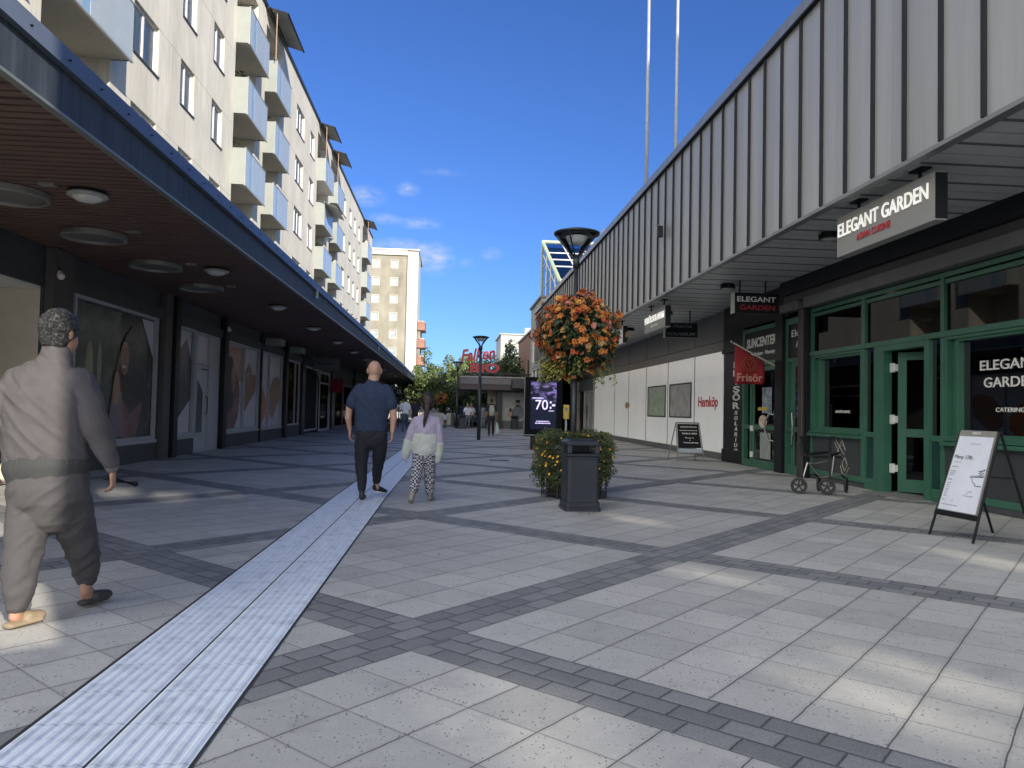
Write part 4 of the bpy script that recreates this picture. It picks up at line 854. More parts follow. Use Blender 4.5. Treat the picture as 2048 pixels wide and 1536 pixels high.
# soffit lamps
t = thing('soffit_lamp', (6.05, 11.6, ZS), 'black ringed round soffit lamp beside the large taupe sign', 'ceiling lamp', 'round lamps under the metal fascia')
MB().lathe([(0, 0), (.14, 0), (.14, -.03), (.17, -.035), (.17, -.055), (.14, -.06), (.14, -.075), (.17, -.08), (.17, -.1), (.13, -.11)], (0, 0, 0), 28).build('rim', black_paint, t, local=True)
MB().lathe([(0, -.13), (.08, -.125), (.135, -.105)], (0, 0, 0), 28).build('diffuser', M('soffit_diffuser', (.45, .43, .38), .3), t, local=True, smooth=True)
for y, lab in ((16.6, 'round soffit lamp just before the black ELEGANT GARDEN sign'), (21.4, 'round soffit lamp behind the FRISÖR SOLARIUM box sign'), (26.0, 'round soffit lamp right of the flower ball'), (31, 'round soffit lamp farthest but one, behind the flower ball'), (36, 'farthest round soffit lamp of the metal fascia')): dup(t, (6.25, y, ZS), lab)
# red barber flag on a slanting pole
t = thing('flag', (7.5, 17.1, 2.4), 'red flag reading Frisör with a round emblem on a slanting pole', 'flag')
MB().tube([(7.58, 17.05, 2.47), (6.62, 17.2, 3.0)], .02).build('flag_pole', M('pale_pole', (.5, .45, .38), .5), t)
MB().lathe([(0, -.03), (.03, 0), (0, .04)], (6.58, 17.2, 3.02), 8).build('finial', MAT['pale_pole'], t)
g = MB(); nx, nz = 12, 10
for j in range(nz+1):
    for i in range(nx+1):
        fx = i/nx; topz = 2.96-.42*fx; z = topz+(2.03-topz)*j/nz; x = 6.66+.72*fx
        g.v.append((x, 17.18+.025*sin(fx*9+j*.35)*(j/nz+.25), z))
for j in range(nz):
    for i in range(nx): a = j*(nx+1)+i; g.f.append((a, a+1, a+nx+2, a+nx+1)); g.mi.append(0)
fl_ = g.build('flag_cloth', M('red_flag_cloth', (.26, .012, .016), .7, var=.15), t, smooth=True); fl_.modifiers.new('s', 'SOLIDIFY').thickness = .004
text('lettering', 'Frisör', (6.70, 17.13, 2.09), 'cam', .62, .19, M('pink_letter', (.55, .25, .2), .5), t, bold=.02)
g = MB()
for rr in (.17, .12): g.tube([(7.0+rr*cos(a), 17.135, 2.5+rr*.95*sin(a)) for a in [i*pi/12 for i in range(25)]], .008, 5)
g.tube([(6.94, 17.135, 2.56), (7.0, 17.135, 2.44), (7.06, 17.135, 2.56)], .01, 5)
g.build('emblem', M('gold_emblem', (.28, .10, .04), .5), t)
# roof things
pole_m = M('grey_flagpole', (.30, .31, .32), .4)
for x, y, lab in ((8.42, 28, 'tall grey flagpole on the roof, right one of two'), (7.28, 28, 'tall grey flagpole on the roof, left one of two')):
    t = thing('flagpole', (x, y, 7.3), lab, 'flagpole', 'flagpoles over the metal roof')
    MB().tube([(0, 0, 0), (0, 0, 7), (0, 0, 14)], [.078, .066, .048], 12).build('pole', pole_m, t, local=True, smooth=True)
    MB().lathe([(.16, 0), (.16, .05), (.09, .08)], (0, 0, 0), 12).build('base', dark_metal, t, local=True)
t = thing('roof_dish', (7.1, 35, 7.3), 'satellite dish on a braced mast above the roof edge', 'satellite dish')
MB().tube([(7.0, 35, 7.3), (7.0, 35, 9.75)], .04).tube([(6.0, 35, 8.0), (6.5, 35, 8.6), (7.0, 35, 9.5)], .05).build('mast', M('rusty_mast', (.10, .05, .05), .6), t)
MB().loft([((7.22, 35, 9.75), .30, .30), ((7.28, 34.99, 9.75), .26, .26)]).build('dish', M('dish_grey', (.35, .36, .36), .5), t, smooth=True)
tag(MB().tube([(0, 0, 0), (0, 0, 1.5)], .035).build('roof_mast', M('rusty_mast', (0, 0, 0)), loc=(7.0, 30, 7.5), local=True), 'short dark mast on the roof left of the flagpoles', 'mast')
t = thing('security_camera', (5.1, 18.1, 5.8), 'small black security camera fixed on the metal fascia', 'camera')
MB().box(-.1, .04, -.05, .05, -.14, .14).build('body', black_paint, t, local=True, bevel=.01); MB().tube([(-.02, .0, .14), (-.14, -.02, .17)], .012).build('bracket', alu, t, local=True)

# ============================================================ beyond on the right
gb = thing('grey_building', (8, 48, 0), 'pale grey building with windows beyond the metal fascia', 'building')
lg = M('pale_grey_render', (.40, .38, .34), .8, var=.12, vs=1.2)
MB().facade(Pr(5.62), 47.2, 53.4, 0, 8.5, [(48.6, 52.4, 4.6, 6.4), (48.4, 52.6, 1.0, 4.2)], .25).build('wall', lg, gb)
MB().box(5.9, 14, 47.2, 53.4, 0, 8.45).build('core', M('blue_grey_core', (.16, .18, .2), .6), gb)
MB().quad((5.62, 47.2, 0), (14, 47.2, 0), (14, 47.2, 8.5), (5.62, 47.2, 8.5)).build('front_wall', M('front_grey', (.30, .29, .27), .7), gb)
MB().box(5.5, 14.1, 47.1, 53.5, 8.5, 8.62).build('roof_edge', M('roof_edge_brown', (.2, .17, .15), .5), gb)
for a, b, c, d in ((48.6, 52.4, 4.6, 6.4), (48.4, 52.6, 1.0, 4.2)):
    g = MB(); ring(g, Pr(5.62), a, b, c, d, .1, .05, .15); rect(g, Pr(5.62), (a+b)/2-.05, (a+b)/2+.05, c+.1, d-.1, .05, .15); wo = g.build('window', white_paint, gb)
    MB().quad((5.8, a, c), (5.8, b, c), (5.8, b, d), (5.8, a, d)).build('pane', win_glass, wo)
at = thing('glass_atrium', (9, 50, 8.6), 'sloping glass roof lantern with pale green frame above the roofs', 'glass roof')
gf = M('pale_green_frame', (.40, .47, .30), .5)
x0, x1, Y0, Y1, Z0, Z1 = 6.5, 10.6, 45.5, 54.8, 9.3, 13.8
g = MB(); g.quad((x0, Y0, Z0), (x1, Y0, Z0), (x1, Y1, Z1), (x0, Y1, Z1)); g.add([(x0, Y0, Z0), (x0, Y1, Z1), (x0, Y1, 8.6), (x0, Y0, 8.6)], [(0, 1, 2, 3)])
g.build('glazing', glass('atrium_glass', (.12, .24, .42), .75, .05, 1.9), at)
g = MB()
for a, b in (((x0, Y0, Z0), (x0, Y1, Z1)), ((x0, Y1, Z1), (x1, Y1, Z1)), ((x0, Y0, Z0), (x1, Y0, Z0))): g.tube([a, b], .13, 6)
g.build('main_frame', gf, at)
g = MB()
for t_ in (.33, .5, .68): g.tube([(x0, Y0+(Y1-Y0)*t_, Z0+(Z1-Z0)*t_), (x1, Y0+(Y1-Y0)*t_, Z0+(Z1-Z0)*t_)], .05, 5)
for xx in (7.9, 9.3): g.tube([(xx, Y0, Z0), (xx, Y1, Z1)], .05, 5)
for yy in (47.5, 49.8, 52.2): g.tube([(x0, yy, 8.6), (x0, yy, Z0+(Z1-Z0)*(yy-Y0)/(Y1-Y0))], .05, 5)
for zz in (10.2, 11.8): g.tube([(x0, Y0+(Y1-Y0)*(zz-Z0)/(Z1-Z0), zz), (x0, Y1, zz)], .04, 5)
g.tube([(x0, 46, 8.7), (x0, 54, 12.6)], .04, 5)
g.build('glazing_bars', white_paint, at)
MB().add([(x0+.3, Y0+.6, Z0+.0), (x1, Y0+.6, Z0+.0), (x1, Y1-.2, Z1-.45), (x0+.3, Y1-.2, Z1-.45)], [(0, 1, 2, 3)]).build('inner_blind', M('blue_inner', (.10, .17, .27), .5, var=.3, vs=.6), at)
MB().add([(x0+.3, Y0+.7, 8.66), (x0+.3, Y1-.2, 8.66), (x0+.3, Y1-.2, Z1-1.6), (x0+.3, Y0+.7, Z0-.1)], [(0, 1, 2, 3)]).build('inner_wall', M('cream_inner', (.62, .58, .46), .8, var=.25, vs=.6), at)
MB().box(x0, x1, Y0, Y1, 8.2, 8.65).box(x0+.1, x1, Y0, Y0+.15, 8.6, 9.25).build('base', M('teal_base', (.07, .14, .12), .5), at)
MB().tube([(x0, Y1, 8.6), (x0, Y1, Z1)], .1, 6).build('corner_post', gf, at)
bb = thing('brick_building', (9, 61, 0), 'brown brick building side wall beyond the grey building', 'building')
brick = M('brown_brick', (.33, .20, .14), .85, var=.2, vs=3, bump=.2)
MB().box(6.0, 14, 55.5, 67.5, 0, 7.3).build('wall', brick, bb); MB().box(5.9, 14.1, 55.4, 67.6, 7.3, 7.45).build('roof_edge', M('roof_edge_pale', (.45, .42, .38), .6), bb)
MB().tube([(5.95, 58, 2), (5.95, 58, 5.2)], .05).tube([(5.95, 61, 2.2), (5.95, 61, 4.6)], .05).build('downpipe', dark_metal, bb)
wb = thing('white_apartment_house', (9.5, 115, 0), 'white apartment house behind the dark trees', 'building')
MB().facade(Pc(112), 7.3, 14, 0, 12.6, [(8.3, 10.0, 9.0, 10.8), (8.3, 10.0, 5.8, 7.6), (11, 12.6, 9.0, 10.8)], .3).build('wall', M('white_render', (.46, .44, .39), .85), wb)
MB().box(7.35, 14, 112.35, 124, 0, 12.5).build('core', M('grey_render', (.3, .3, .29), .8), wb)
MB().box(7.1, 14.1, 111.8, 124, 12.6, 12.75).box(11, 13, 113, 116, 12.75, 13.8).build('roof_edge', frame_grey, wb)
for a, z in ((8.3, 9.0), (8.3, 5.8), (11, 9.0)):
    g = MB(); ring(g, Pc(112), a, a+1.7, z, z+1.8, .1, .05, .15); rect(g, Pc(112), a+.8, a+.9, z+.1, z+1.7, .05, .15); wo = g.build('window', white_paint, wb); MB().quad((a, 112.2, z), (a+1.7, 112.2, z), (a+1.7, 112.2, z+1.8), (a, 112.2, z+1.8)).build('pane', MAT['tower_pane'], wo)

# cinema pavilion with red roof letters
cp_ = thing('cinema_pavilion', (3, 51, 0), 'low grey cinema pavilion with a wide flat roof at the street end', 'pavilion')
tp = M('taupe_roof_fascia', (.15, .135, .13), .6, var=.1)
MB().box(.6, 5.6, 49.9, 56, 2.98, 3.42).build('roof_fascia', tp, cp_)
MB().box(.56, 5.6, 49.86, 56, 3.42, 3.5).build('roof_edge', M('edge_light', (.32, .3, .28), .5), cp_)
g = MB(); g.prism([(.62, 2.98), (.5, 2.62), (5.6, 2.62), (5.6, 2.98)], Pc(0), 49.95, 55.9); g.build('soffit', M('brown_soffit', (.07, .05, .05), .6), cp_)
MB().box(2.55, 3.15, 52.0, 52.3, 0, 2.65).build('pale_wall', M('pale_pillar', (.42, .38, .30), .8), cp_)
MB().box(3.15, 3.5, 51.0, 56, 0, 2.65).build('dark_wall', dark_metal, cp_)
MB().box(3.5, 6, 51.5, 56, 0, 2.65).build('inner_wall', M('inner_wall', (.12, .12, .12), .7), cp_)
MB().box(3.52, 5.02, 51.44, 51.49, .55, 2.5).build('poster_panel', M('pale_poster_panel', (.36, .37, .34), .5), cp_)
for poly, mt_ in ((blob(4.65, 1.15, .42, .5, 20, .05, 31), M('poster_shirt', (.14, .18, .20), .5)), (blob(4.12, 1.05, .2, .28, 16, .05, 32), M('poster_hand', (.40, .25, .19), .5)), (blob(4.6, 1.72, .15, .2, 16, .02, 33), MAT['poster_hand']), (blob(4.62, 1.9, .17, .11, 16, .05, 34), black_paint), (blob(4.6, 1.58, .11, .07, 12, .05, 35), black_paint), (blob(4.12, 1.3, .08, .14, 8, 0, 36), black_paint)):
    g = MB(); g.prism(poly, Pc(51.43), -.004, .004); g.build('poster_shape', mt_, cp_)
MB().box(4.0, 5.6, 48.6, 50.5, 2.72, 3.35).build('sign_box', M('dark_sign_box', (.05, .05, .05), .5), cp_)
g = MB(); g.tube([(.9, 50.1, 3.66), (5.3, 50.1, 3.66)], .03)
for i in range(9): g.tube([(1+i*.5, 50.1, 3.5), (1+i*.5, 50.1, 3.66)], .02)
g.box(.7, 5.4, 50.06, 50.14, 3.68, 3.74); g.build('letter_rack', dark_metal, cp_)
sr = M('red_roof_letter', (.42, .03, .04), .45); sr2 = M('red_letter_edge', (.55, .42, .40), .5)
for s, x, z, ww, hh, mt_, rot, sh in (('BIO', 1.22, 3.76, 2.0, .62, sr, 0, 0), ('Falken', .62, 4.42, 2.35, .82, sr, .12, .35)):
    t = thing('roof_letters', (x, 50.1, z), ('red block letters BIO on the pavilion roof' if s == 'BIO' else 'slanting red script letters Falken above the block letters'), 'neon sign')
    text('lettering', s, (x, 50.05, z), 'cam', ww, hh, mt_, t, shear=sh, rot=rot, bold=.05 if s == 'BIO' else .03, ext=.05)
    if s == 'Falken':
        g = MB()
        for xx in (1.2, 1.9, 2.6): g.tube([(xx, 50.15, 3.8), (xx, 50.15, 5.0)], .02)
        g.build('bracket', dark_metal, t)

# ============================================================ trees
leaf_mats = {}
def leafmat(name, a, b):
    if name in leaf_mats: return leaf_mats[name]
    m = M(name, a, .6, var=.3, vs=1.3, tint=b); n = m.node_tree.nodes
    leaf_mats[name] = m; return m
def foliage(mb, c, rx, ry, rz, n, size, seed, clumps=26, shape=None):
    rnd = random.Random(seed); cl = []
    for i in range(clumps):
        while True:
            p = V((rnd.uniform(-1, 1), rnd.uniform(-1, 1), rnd.uniform(-1, 1)))
            if p.length < 1 and (shape is None or shape(p)): break
        cl.append((p, rnd.uniform(.16, .34)))
    for i in range(n):
        p, r = rnd.choice(cl); q = p+V((rnd.gauss(0, 1), rnd.gauss(0, 1), rnd.gauss(0, 1))).normalized()*r*rnd.random()**.4
        P = V((c[0]+q.x*rx, c[1]+q.y*ry, c[2]+q.z*rz)); s_ = size*rnd.uniform(.6, 1.4)
        a = V((rnd.gauss(0, 1), rnd.gauss(0, 1), rnd.gauss(0, 1))).normalized(); b = a.cross(V((rnd.gauss(0, 1), rnd.gauss(0, 1), rnd.gauss(0, 1)))).normalized()
        mb.add([P-a*s_, P+b*s_*.45, P+a*s_, P-b*s_*.45], [(0, 1, 2, 3)])
bark = M('bark', (.08, .06, .045), .9, var=.3, vs=6)
def tree(x, y, h, r, mat, lab, seed, kind='round', n=3800, z0=1.0, size=.11):
    t = thing('tree', (x, y, 0), lab, 'tree', 'trees at the end of the street')
    g = MB()
    if kind == 'spire': foliage(g, (0, 0, (h+z0)/2), r, r, (h-z0)/2, n, size, seed, 60, lambda p: sqrt(p.x**2+p.y**2) < (1-p.z)*.55+.05)
    else: foliage(g, (0, 0, (h+z0)/2), r, r, (h-z0)/2, n, size, seed, 46)
    g.build('crown', mat, t, local=True)
    g = MB(); g.tube([(0, 0, 0), (.05, 0, h*.35), (0, .05, h*.8)], [.14, .10, .03], 8); rnd = random.Random(seed)
    for i in range(7): a = rnd.uniform(0, 2*pi); zz = h*rnd.uniform(.25, .6); g.tube([(0, 0, zz), (cos(a)*r*.6, sin(a)*r*.6, zz+h*.16)], [.05, .015], 5)
    g.build('trunk', bark, t, local=True)
lit_g = leafmat('leaf_yellow_green', (.10, .14, .04), (.20, .24, .08)); mid_g = leafmat('leaf_mid_green', (.07, .115, .035), (.15, .20, .06)); drk = leafmat('leaf_dark_green', (.035, .065, .03), (.075, .115, .045))
tree(-2.6, 74, 7.4, 2.0, mid_g, 'tall pointed tree left of the others at the street end', 1, 'spire', 9000, .4, .14)
tree(-6.2, 84, 5.6, 2.4, mid_g, 'low bushy tree beside the residential tower', 2, n=6000, z0=.3, size=.15)
tree(-.6, 78, 6.6, 2.6, lit_g, 'rounded yellow green tree right of the pointed tree', 3, n=9000, z0=.4, size=.14)
tree(1.8, 84, 7.0, 2.8, lit_g, 'rounded yellow green tree behind the red roof letters', 4, n=9000, z0=.4, size=.14)
tree(-2.2, 65, 4.4, 1.8, mid_g, 'small leafy tree in front of the pointed tree', 5, n=6500, z0=.4, size=.11)
tree(.2, 66, 4.4, 1.7, mid_g, 'small leafy tree left of the pavilion roof', 15, n=6500, z0=.4, size=.11)
tree(1.7, 64, 4.6, 1.9, drk, 'dark tree seen under the pavilion roof', 6, n=7000, z0=.4, size=.12)
tree(4.9, 62, 7.4, 1.6, drk, 'dark conifer rising behind the pavilion roof', 7, 'spire', 9000, .8, .12)
tree(3.3, 70, 6.2, 2.2, drk, 'dark bushy tree right behind the letters BIO', 8, n=8000, size=.13)
tree(6.0, 72, 7.0, 2.0, drk, 'dark bushy tree beside the brown brick building', 9, n=7000, size=.13)
tree(-3.9, 96, 6.8, 2.8, lit_g, 'pale green tree farthest back behind the street end', 10, n=7000, z0=.4, size=.16)

# ============================================================ street lamps
lg_ = glass('lamp_cone_glass', (.93, .95, .96), .7, .03, 1.18)
def lamp(x, y, lab, h=4.05, pr=.05):
    t = thing('street_lamp', (x, y, 0), lab, 'street lamp', 'dark street lamps along the street')
    MB().tube([(0, 0, 0), (0, 0, h*.60)], pr, 16).build('lower_pole', lamp_paint, t, local=True, smooth=True)
    MB().tube([(0, 0, h*.60), (0, 0, h*.61), (0, 0, h-.5)], [pr, pr*.76, pr*.76], 16).tube([(0, 0, h-.52), (0, 0, h-.34)], pr*1.05, 16).build('upper_pole', lamp_paint, t, local=True, smooth=True)
    MB().lathe([(.045, h-.34), (.34, h+.02)], (0, 0, 0), 28).build('glass_cone', lg_, t, local=True, smooth=True)
    g = MB()
    for k in range(4): a = pi/4+k*pi/2+.25; g.tube([(cos(a)*.045, sin(a)*.045, h-.36), (cos(a)*.345, sin(a)*.345, h+.01)], .013, 6)
    g.build('strut', lamp_paint, t, local=True)
    MB().lathe([(.30, h-.0), (.355, h), (.36, h+.03), (.24, h+.065), (0, h+.085)], (0, 0, 0), 32).lathe([(.30, h-.005), (.10, h-.02), (0, h-.02)], (0, 0, 0), 32).build('hood', lamp_paint, t, local=True, smooth=True)
    MB().lathe([(0, h-.16), (.09, h-.15), (.15, h-.09), (.17, h-.03)], (0, 0, 0), 20).build('bulb_glass', M('bulb_glass', (.6, .62, .6), .2), t, local=True, smooth=True)
    MB().lathe([(.09, 0), (.09, .012), (.05, .02)], (0, 0, 0), 16).build('base_plate', lamp_paint, t, local=True)
    return t
l1 = lamp(1.90, 11.5, 'nearest dark street lamp rising out of the flower ball')
l2 = lamp(1.22, 31.84, 'dark street lamp in the open middle of the street', 4.35, .078)
l3 = dup(l2, (.42, 49.5, 0), 'dark street lamp beside a litter bin near the street end')
l4 = dup(l1, (-.72, 63, 0), 'pale distant street lamp above the small orange flower ball'); l4.scale = (1, 1, .86)

# ---- flowers
pet = [M('petal_orange', (.47, .155, .03), .6, var=.2, vs=9), M('petal_red_orange', (.46, .09, .025), .6, var=.2, vs=9), M('petal_yellow', (.60, .31, .06), .6, var=.2, vs=9), M('petal_pink', (.45, .17, .14), .6, var=.2, vs=9), M('petal_pale', (.55, .36, .16), .6, var=.1)]
def blossom(mb, P, nrm, s, rnd):
    z = V(nrm).normalized(); a = z.orthogonal().normalized(); b = z.cross(a); k = 6
    for ringi, (rr, up_) in enumerate(((1, .25), (.62, .55))):
        vs = [P+z*s*(.1+.12*ringi)]
        for i in range(k*2):
            an = pi*i/k+ringi*.4; r = s*rr*(1 if i % 2 == 0 else .72)*rnd.uniform(.8, 1.15)
            vs.append(P+a*cos(an)*r+b*sin(an)*r+z*s*up_*rnd.uniform(.5, 1.3))
        mb.add(vs, [(0, 1+i, 1+(i+1) % (k*2)) for i in range(k*2)])
def big_leaf(mb, P, d, s):
    d = V(d).normalized(); sd_ = d.orthogonal().normalized(); mb.add([P, P+d*s*.5+sd_*s*.22, P+d*s-V((0, 0, s*.25)), P+d*s*.5-sd_*s*.22], [(0, 1, 2, 3)])
def flower_ball(x, y, z, r, lab, seed, nf=1000, nl=3600, fs=.047):
    rnd = random.Random(seed); t = thing('flower_ball', (x, y, z), lab, 'hanging flowers')
    def rad(d): return r*(.90+.26*noise.noise(d*2.1+V((seed, 0, 0)))+.22*noise.noise(d*5))
    g = MB()
    for i in range(nl):
        d = V((rnd.gauss(0, 1), rnd.gauss(0, 1), rnd.gauss(0, 1))).normalized(); P = d*rad(d)*rnd.uniform(.55, 1.0); P.z *= .95
        dd = (d+V((rnd.gauss(0, .7), rnd.gauss(0, .7), rnd.gauss(0, .5)-.5))).normalized(); big_leaf(g, P, dd, r*rnd.uniform(.10, .2))
    g.build('foliage', leafmat('begonia_leaf', (.018, .035, .014), (.05, .075, .028)), t, local=True)
    g = MB()
    for k_ in range(46):
        an = rnd.uniform(0, 2*pi) if rnd.random() < .45 else rnd.uniform(2.6, 4.4); rr = r*rnd.uniform(.35, .82); P = V((cos(an)*rr, sin(an)*rr, -r*rnd.uniform(.45, .8))); q = P
        for j in range(rnd.randint(3, 8)):
            q = q+V((cos(an)*.012, sin(an)*.012, -r*.055)); big_leaf(g, q, (rnd.gauss(0, 1), rnd.gauss(0, 1), -.6), r*rnd.uniform(.07, .13)); big_leaf(g, q, (rnd.gauss(0, 1), rnd.gauss(0, 1), -.3), r*rnd.uniform(.06, .1))
    g.build('trailing_shoots', leafmat('yellow_green_leaf', (.10, .13, .02), (.28, .27, .05)), t, local=True)
    g = MB()
    for i in range(nf):
        d = V((rnd.gauss(0, 1), rnd.gauss(0, 1), rnd.gauss(.1, 1))).normalized()
        if noise.noise(d*2.6+V((9, seed, 0))) < -.12 and rnd.random() < .8: continue
        g.m = rnd.choices([0, 1, 2, 3, 4], [5.5, 2.6 if d.x < 0 else 1.5, 1.7, .8, .35])[0]
        P = d*rad(d)*rnd.uniform(.95, 1.1); P.z *= .95; blossom(g, P, (d+V((rnd.gauss(0, .4), rnd.gauss(0, .4), rnd.gauss(0, .4)))), r/.62*fs*rnd.uniform(.65, 1.35), rnd)
    g.build('blossoms', pet, t, local=True)['kind'] = 'stuff'
    MB().lathe([(.06, -.35*r), (r*.45, -.1*r), (r*.5, .2*r), (.06, .3*r)], (0, 0, 0), 16).build('pot', dark_metal, t, local=True)
    return t
flower_ball(1.93, 11.5, 2.50, .655, 'big ball of orange and yellow begonias around the nearest lamp post', 3)
flower_ball(-.72, 63, 2.15, .5, 'small distant ball of orange flowers on a lamp post', 5, nf=260, nl=700, fs=.08)
# hedge planter round the lamp foot
t = thing('flower_planter', (1.92, 11.45, 0), 'bushy green planter with small orange flowers around the lamp foot', 'planter')
rnd = random.Random(12); g = MB()
def prad(an, z): return .60*(1+.20*noise.noise(V((cos(an)*1.6, sin(an)*1.6, z*2)))+.14*noise.noise(V((cos(an)*5, sin(an)*5, z*6))))*(1-.22*max(0, (z-.72)/.3)**2)*(.93 if z < .25 else 1)
for i in range(17000):
    an = rnd.uniform(0, 2*pi); z = .14+(.84+.10*noise.noise(V((cos(an)*2, sin(an)*2, 1))))*rnd.random()**.8; rr = prad(an, z)*rnd.uniform(.72, 1.03) if rnd.random() < .78 else prad(an, z)*sqrt(rnd.random())
    if rr < .45 and z < .8: z = .82+.16*rnd.random()
    if z < .3 and noise.noise(V((an*3, 0, 7))) > .1: z += .2
    P = V((rr*cos(an), rr*sin(an), z)); d = V((cos(an)+rnd.gauss(0, .7), sin(an)+rnd.gauss(0, .7), rnd.gauss(.2, .7))); big_leaf(g, P, d, rnd.uniform(.025, .055))
g.build('foliage', leafmat('bidens_leaf', (.03, .05, .016), (.09, .12, .03)), t, local=True)
g = MB()
for i in range(330):
    an = rnd.uniform(0, 2*pi); z = .35+.62*rnd.random()**.6; rr = prad(an, z)*rnd.uniform(.98, 1.07)
    if z > .88: rr *= sqrt(rnd.random())
    if noise.noise(V((cos(an)*2.3, sin(an)*2.3, z*3+4))) < .0 and rnd.random() < .75: continue
    g.m = rnd.choice((0, 1, 1)); blossom(g, V((rr*cos(an), rr*sin(an), z)), (cos(an), sin(an), .5), rnd.uniform(.014, .026), rnd)
g.build('blossoms', [M('tagetes_orange', (.62, .22, .02), .6), M('tagetes_yellow', (.75, .40, .03), .6)], t, local=True)['kind'] = 'stuff'
g = MB()
for k in range(14): a = 2*pi*k/14; g.tube([(cos(a)*.5, sin(a)*.5, 0), (cos(a)*.5, sin(a)*.5, .6)], .01, 5)
g.lathe([(.48, .05), (.5, .05), (.5, .07), (.48, .07)], (0, 0, 0), 24)
g.build('iron_basket', dark_metal, t, local=True)
MB().lathe([(0, .02), (.42, .02), (.46, .7), (0, .72)], (0, 0, 0), 20).build('soil_tub', M('soil', (.03, .025, .02), .9), t, local=True)

# ---- litter bins
bin_m = M('bin_paint', (.017, .021, .028), .42, var=.2, vs=5)
def litter_bin(loc, lab, rz=0):
    t = thing('litter_bin', loc, lab, 'litter bin', 'dark square litter bins', rz)
    def sq(hw, z, rr=.06, n=5):
        out = []
        for cx, cy, a0 in ((1, 1, 0), (-1, 1, 90), (-1, -1, 180), (1, -1, 270)):
            for i in range(n): a = R(a0+90*i/(n-1)); out.append((cx*(hw-rr)+rr*cos(a), cy*(hw-rr)+rr*sin(a), z))
        return out
    def skin_(secs, cap=(False, True)):
        g = MB(); n = 20
        for hw, z, rr in secs: g.v += sq(hw, z, rr)
        for i in range(len(secs)-1):
            for k in range(n): g.f.append((i*n+k, i*n+(k+1) % n, (i+1)*n+(k+1) % n, (i+1)*n+k)); g.mi.append(0)
        if cap[1]: g.f.append(tuple((len(secs)-1)*n+k for k in range(n))); g.mi.append(0)
        if cap[0]: g.f.append(tuple(range(n))[::-1]); g.mi.append(0)
        return g
    skin_([(.275, 0, .05), (.275, .05, .05), (.262, .055, .05), (.262, .12, .05), (.245, .125, .05), (.245, .70, .05), (.258, .705, .05), (.258, .725, .05), (.245, .73, .05), (.258, .75, .05), (.258, .77, .05), (.246, .775, .05)], (True, True)).build('body', bin_m, t, local=True)
    g = MB(); h = .246
    for sx, sy in ((1, 1), (-1, 1), (-1, -1), (1, -1)): g.box(sx*h, sx*(h-.07), sy*h, sy*(h-.07), .775, .90)
    g.box(-h, h, h-.03, h, .775, .9)
    g.build('corner_post', bin_m, t, local=True, bevel=.01)
    skin_([(.262, .885, .06), (.268, .90, .06), (.268, .925, .06), (.255, .945, .06), (.20, .962, .05)], (True, True)).build('lid', bin_m, t, local=True)
    MB().box(-.17, .17, -.247, -.2465, .2, .6).build('front_door', M('bin_door', (.015, .019, .026), .42), t, local=True)
    return t
lb = litter_bin((1.74, 9.92, 0), 'dark square litter bin with a slotted hood in front of the planter', R(3)); lb.scale = (.87, .87, .965)
for c_ in [c for c in bpy.data.objects if c.parent == lb and c.name.startswith('front_door')]: pass
dup(lb, (.78, 49.3, 0), 'black litter bin beside the lamp near the street end'); b3 = dup(lb, (4.33, 50.4, 0), 'round dark litter bin in front of the cinema poster')
tag(MB().add([V((random.uniform(-.25, .3), random.uniform(-.14, .1), .006)) for i in range(3)], [(0, 1, 2)]).build('x', bark), '', '') if False else None
g = MB(); rnd = random.Random(4)
for i in range(130):
    p = V((rnd.gauss(1.78, .16), rnd.gauss(9.55, .07), .008)); a = rnd.uniform(0, 6.3); s_ = rnd.uniform(.008, .022); g.add([p, p+V((cos(a)*s_, sin(a)*s_, .006)), p+V((cos(a+1.2)*s_, sin(a+1.2)*s_, .003))], [(0, 1, 2)])
for i in range(60):
    p = V((rnd.uniform(-4, 5), rnd.uniform(4, 24), .006)); a = rnd.uniform(0, 6.3); s_ = rnd.uniform(.01, .025); g.add([p, p+V((cos(a)*s_, sin(a)*s_, .006)), p+V((cos(a+1.2)*s_, sin(a+1.2)*s_, .003))], [(0, 1, 2)])
tag(g.build('fallen_petals', M('dead_petal', (.12, .06, .045), .8)), 'dry petals and crumbs scattered on the paving by the bin', 'petals', kind='stuff')

t = thing('drain_cover', (1.28, 19.3, 0), 'small slotted metal drain cover in the middle of the paving', 'drain cover')
MB().box(1.03, 1.53, 19.1, 19.5, .001, .006).build('frame', M('drain_iron', (.10, .10, .10), .5, metal=.5), t)
g = MB()
for i in range(9): g.box(1.07+i*.05, 1.09+i*.05, 19.13, 19.47, .0062, .009)
g.build('slots', black_paint, t)
